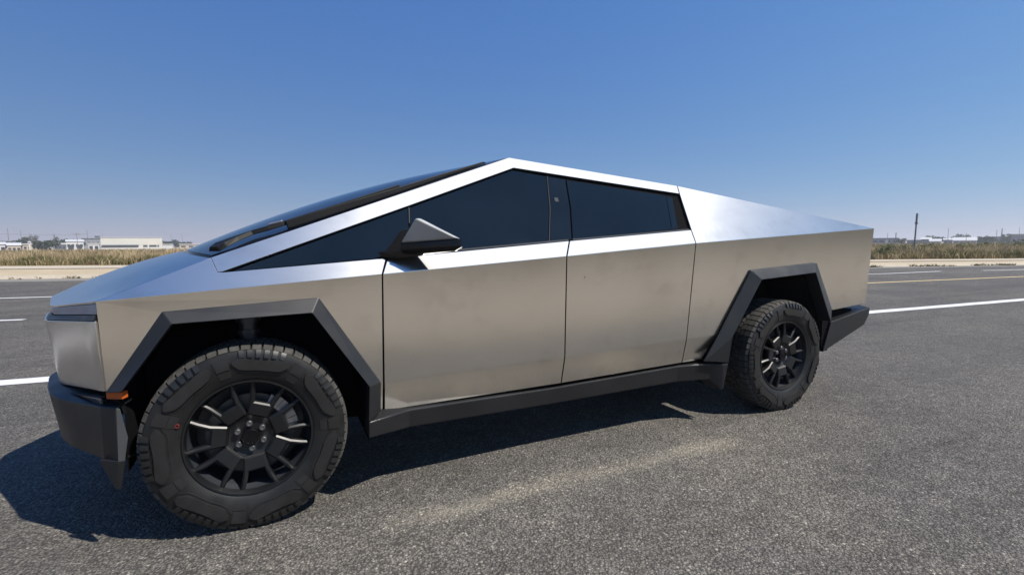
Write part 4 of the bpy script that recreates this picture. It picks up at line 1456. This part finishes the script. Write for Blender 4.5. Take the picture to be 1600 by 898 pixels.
building("shed", pxdeg(1472), pxdeg(1486), 310, 1.9, 10, 'grey_wall', 'roof_white', "small white roofed shed left of the long pale roof", "shed", False, RG, doors=2, roof_h=.7)
building("warehouse", pxdeg(1487), pxdeg(1524), 320, 1.6, 18, 'white_wall', 'roof_white', "long shed with pale pitched roof on the right", "shed", False, RG, windows=7, doors=4, roof_h=1.5)
building("warehouse", pxdeg(1545), pxdeg(1606), 350, 3.0, 18, 'grey_wall', 'roof_dark', "long dark hall at the right edge", "hall", True, None, windows=9)
building("warehouse", pxdeg(1573), pxdeg(1630), 400, 4.6, 20, 'grey_wall', 'roof_dark', "taller grey hall behind the long dark hall", "hall", True, None, windows=8)
for px, dist, h, w, lab in ((1407, 240, 2.9, 3.0, "dark tree left of the roadside pole"), (1396, 330, 3.0, 6, "low tree behind the dark shed by the tail"), (1457, 360, 4.0, 8, "dark tree behind the arched shelter"), (1465, 365, 4.4, 6, "taller dark tree behind the arched shelter"),
                            (1500, 400, 5.2, 10, "broad tree behind the long pale roof"), (1534, 300, 3.6, 4.5, "dark tree right of the long pale roof"), (1546, 310, 3.8, 4.0, "round dark tree before the long dark hall"), (1569, 330, 5.0, 4.0, "dark tree at the left of the taller hall"), (1527, 330, 2.6, 9, "low wide tree by the end of the pale roof")):
    tree(pxdeg(px), dist, h, w, lab, dens=420, trunk=.1, group="distant trees on the right")
for px, dist, yt, lab in ((1384.5, 330, 366.5, "thin mast just right of the tail"), (1397.5, 300, 366, "short thick pole between tail and roadside pole"), (1478.5, 290, 362, "thin pole right of the arched shelter"), (1507, 310, 367.5, "thin pole over the long pale roof"), (1554, 330, 364, "left thin pole over the long dark hall"),
                          (1562, 330, 362.5, "right thick pole over the long dark hall"), (1589, 350, 361.5, "thin mast at the right edge")):
    hor = 386.4 - px * .0066
    pole(pxdeg(px), dist, 1.295 + (hor - yt) * dist / 772, lab, r=.11 if "thick" not in lab else .24, arm=False)

# roadside pole near the pavement
xx, yy = 41.97, 17.6
t = empty("roadside_pole", (xx, yy, .05))
tag(t, "plain grey steel pole standing in the weeds right of the truck", "pole")
dD = math.hypot(xx - EYE.x, yy - EYE.y) * .86
H = 4.0
bm = bmesh.new(); add_tube(bm, (0, 0, 0), (.10, 0, 2.55), .054, .048, 12); link("post", bm_to_mesh(bm, "post", 40), 'pole', t)
bm = bmesh.new(); add_tube(bm, (.10, 0, 2.55), (.135, 0, H - .75), .064, .064, 12); link("sleeve", bm_to_mesh(bm, "sleeve", 40), 'pole', t)
bm = bmesh.new(); add_tube(bm, (.108, 0, 2.48), (.110, 0, 2.60), .09, .09, 12); link("collar", bm_to_mesh(bm, "collar", 40), 'roof_dark', t)

# shrubs in the right hand scrub
SG = "green shrubs in the roadside scrub"
labs = ["leafy green shrub beside the truck tail", "low olive shrub left of the roadside pole", "dark green shrub just left of the roadside pole", "round dark shrub right of the roadside pole", "wide olive shrub below the arched shelter", "dark shrub below the long pale roof", "tall dark shrub right of the pale roof", "olive shrub near the right edge", "dark shrub at the right edge", "small green shrub near the pavement by the tail"]
for (px, dist, h, w), lab in zip(((1376, 44, 1.0, 2.0), (1392, 52, 1.15, 2.6), (1408, 56, 1.2, 3.0), (1446, 58, 1.1, 2.6), (1462, 66, 1.2, 4.0), (1508, 60, 1.15, 2.4), (1526, 58, 1.15, 2.6), (1562, 70, 1.4, 4.6), (1594, 68, 1.5, 3.6), (1384, 42, .7, 1.2)), labs):
    x, y = bearing(pxdeg(px), dist)
    s = empty("shrub", (x, y, .05))
    tag(s, lab, "shrub", SG)
    bm = bmesh.new()
    blobs = []
    for k in range(6):
        a = random.uniform(0, 6.28); q = random.uniform(.1, .4) * w
        tp = (math.cos(a) * q, math.sin(a) * q, h * random.uniform(.45, .75))
        add_tube(bm, (0, 0, 0), tp, .02, .008, 5)
        blobs.append((*tp, h * random.uniform(.22, .36)))
        blobs.append((tp[0] * 1.2, tp[1] * 1.2, h * .3, h * .3))
    link("stem", bm_to_mesh(bm, "stem"), 'bark', s)
    leaf_cloud("foliage", blobs, 700, .075, [(.13, .145, .055), (.16, .165, .07), (.10, .115, .045)], s)

# ------------------------------------------------------------------ air
bm = bmesh.new()
add_box(bm, -1600, 1600, -1600, 1600, -1.5, 14.0)
hz = link("haze", bm_to_mesh(bm, "haze"))
tag(hz, kind='stuff')
hm = bpy.data.materials.new("haze_air")
hm.use_nodes = True
hn = hm.node_tree
hn.nodes.clear()
pv = hn.nodes.new("ShaderNodeVolumePrincipled")
pv.inputs["Color"].default_value = (0.90, 0.93, 0.98, 1)
pv.inputs["Density"].default_value = 0.0007
pv.inputs["Anisotropy"].default_value = 0.2
ho = hn.nodes.new("ShaderNodeOutputMaterial")
hn.links.new(pv.outputs[0], ho.inputs["Volume"])
hz.data.materials.append(hm)
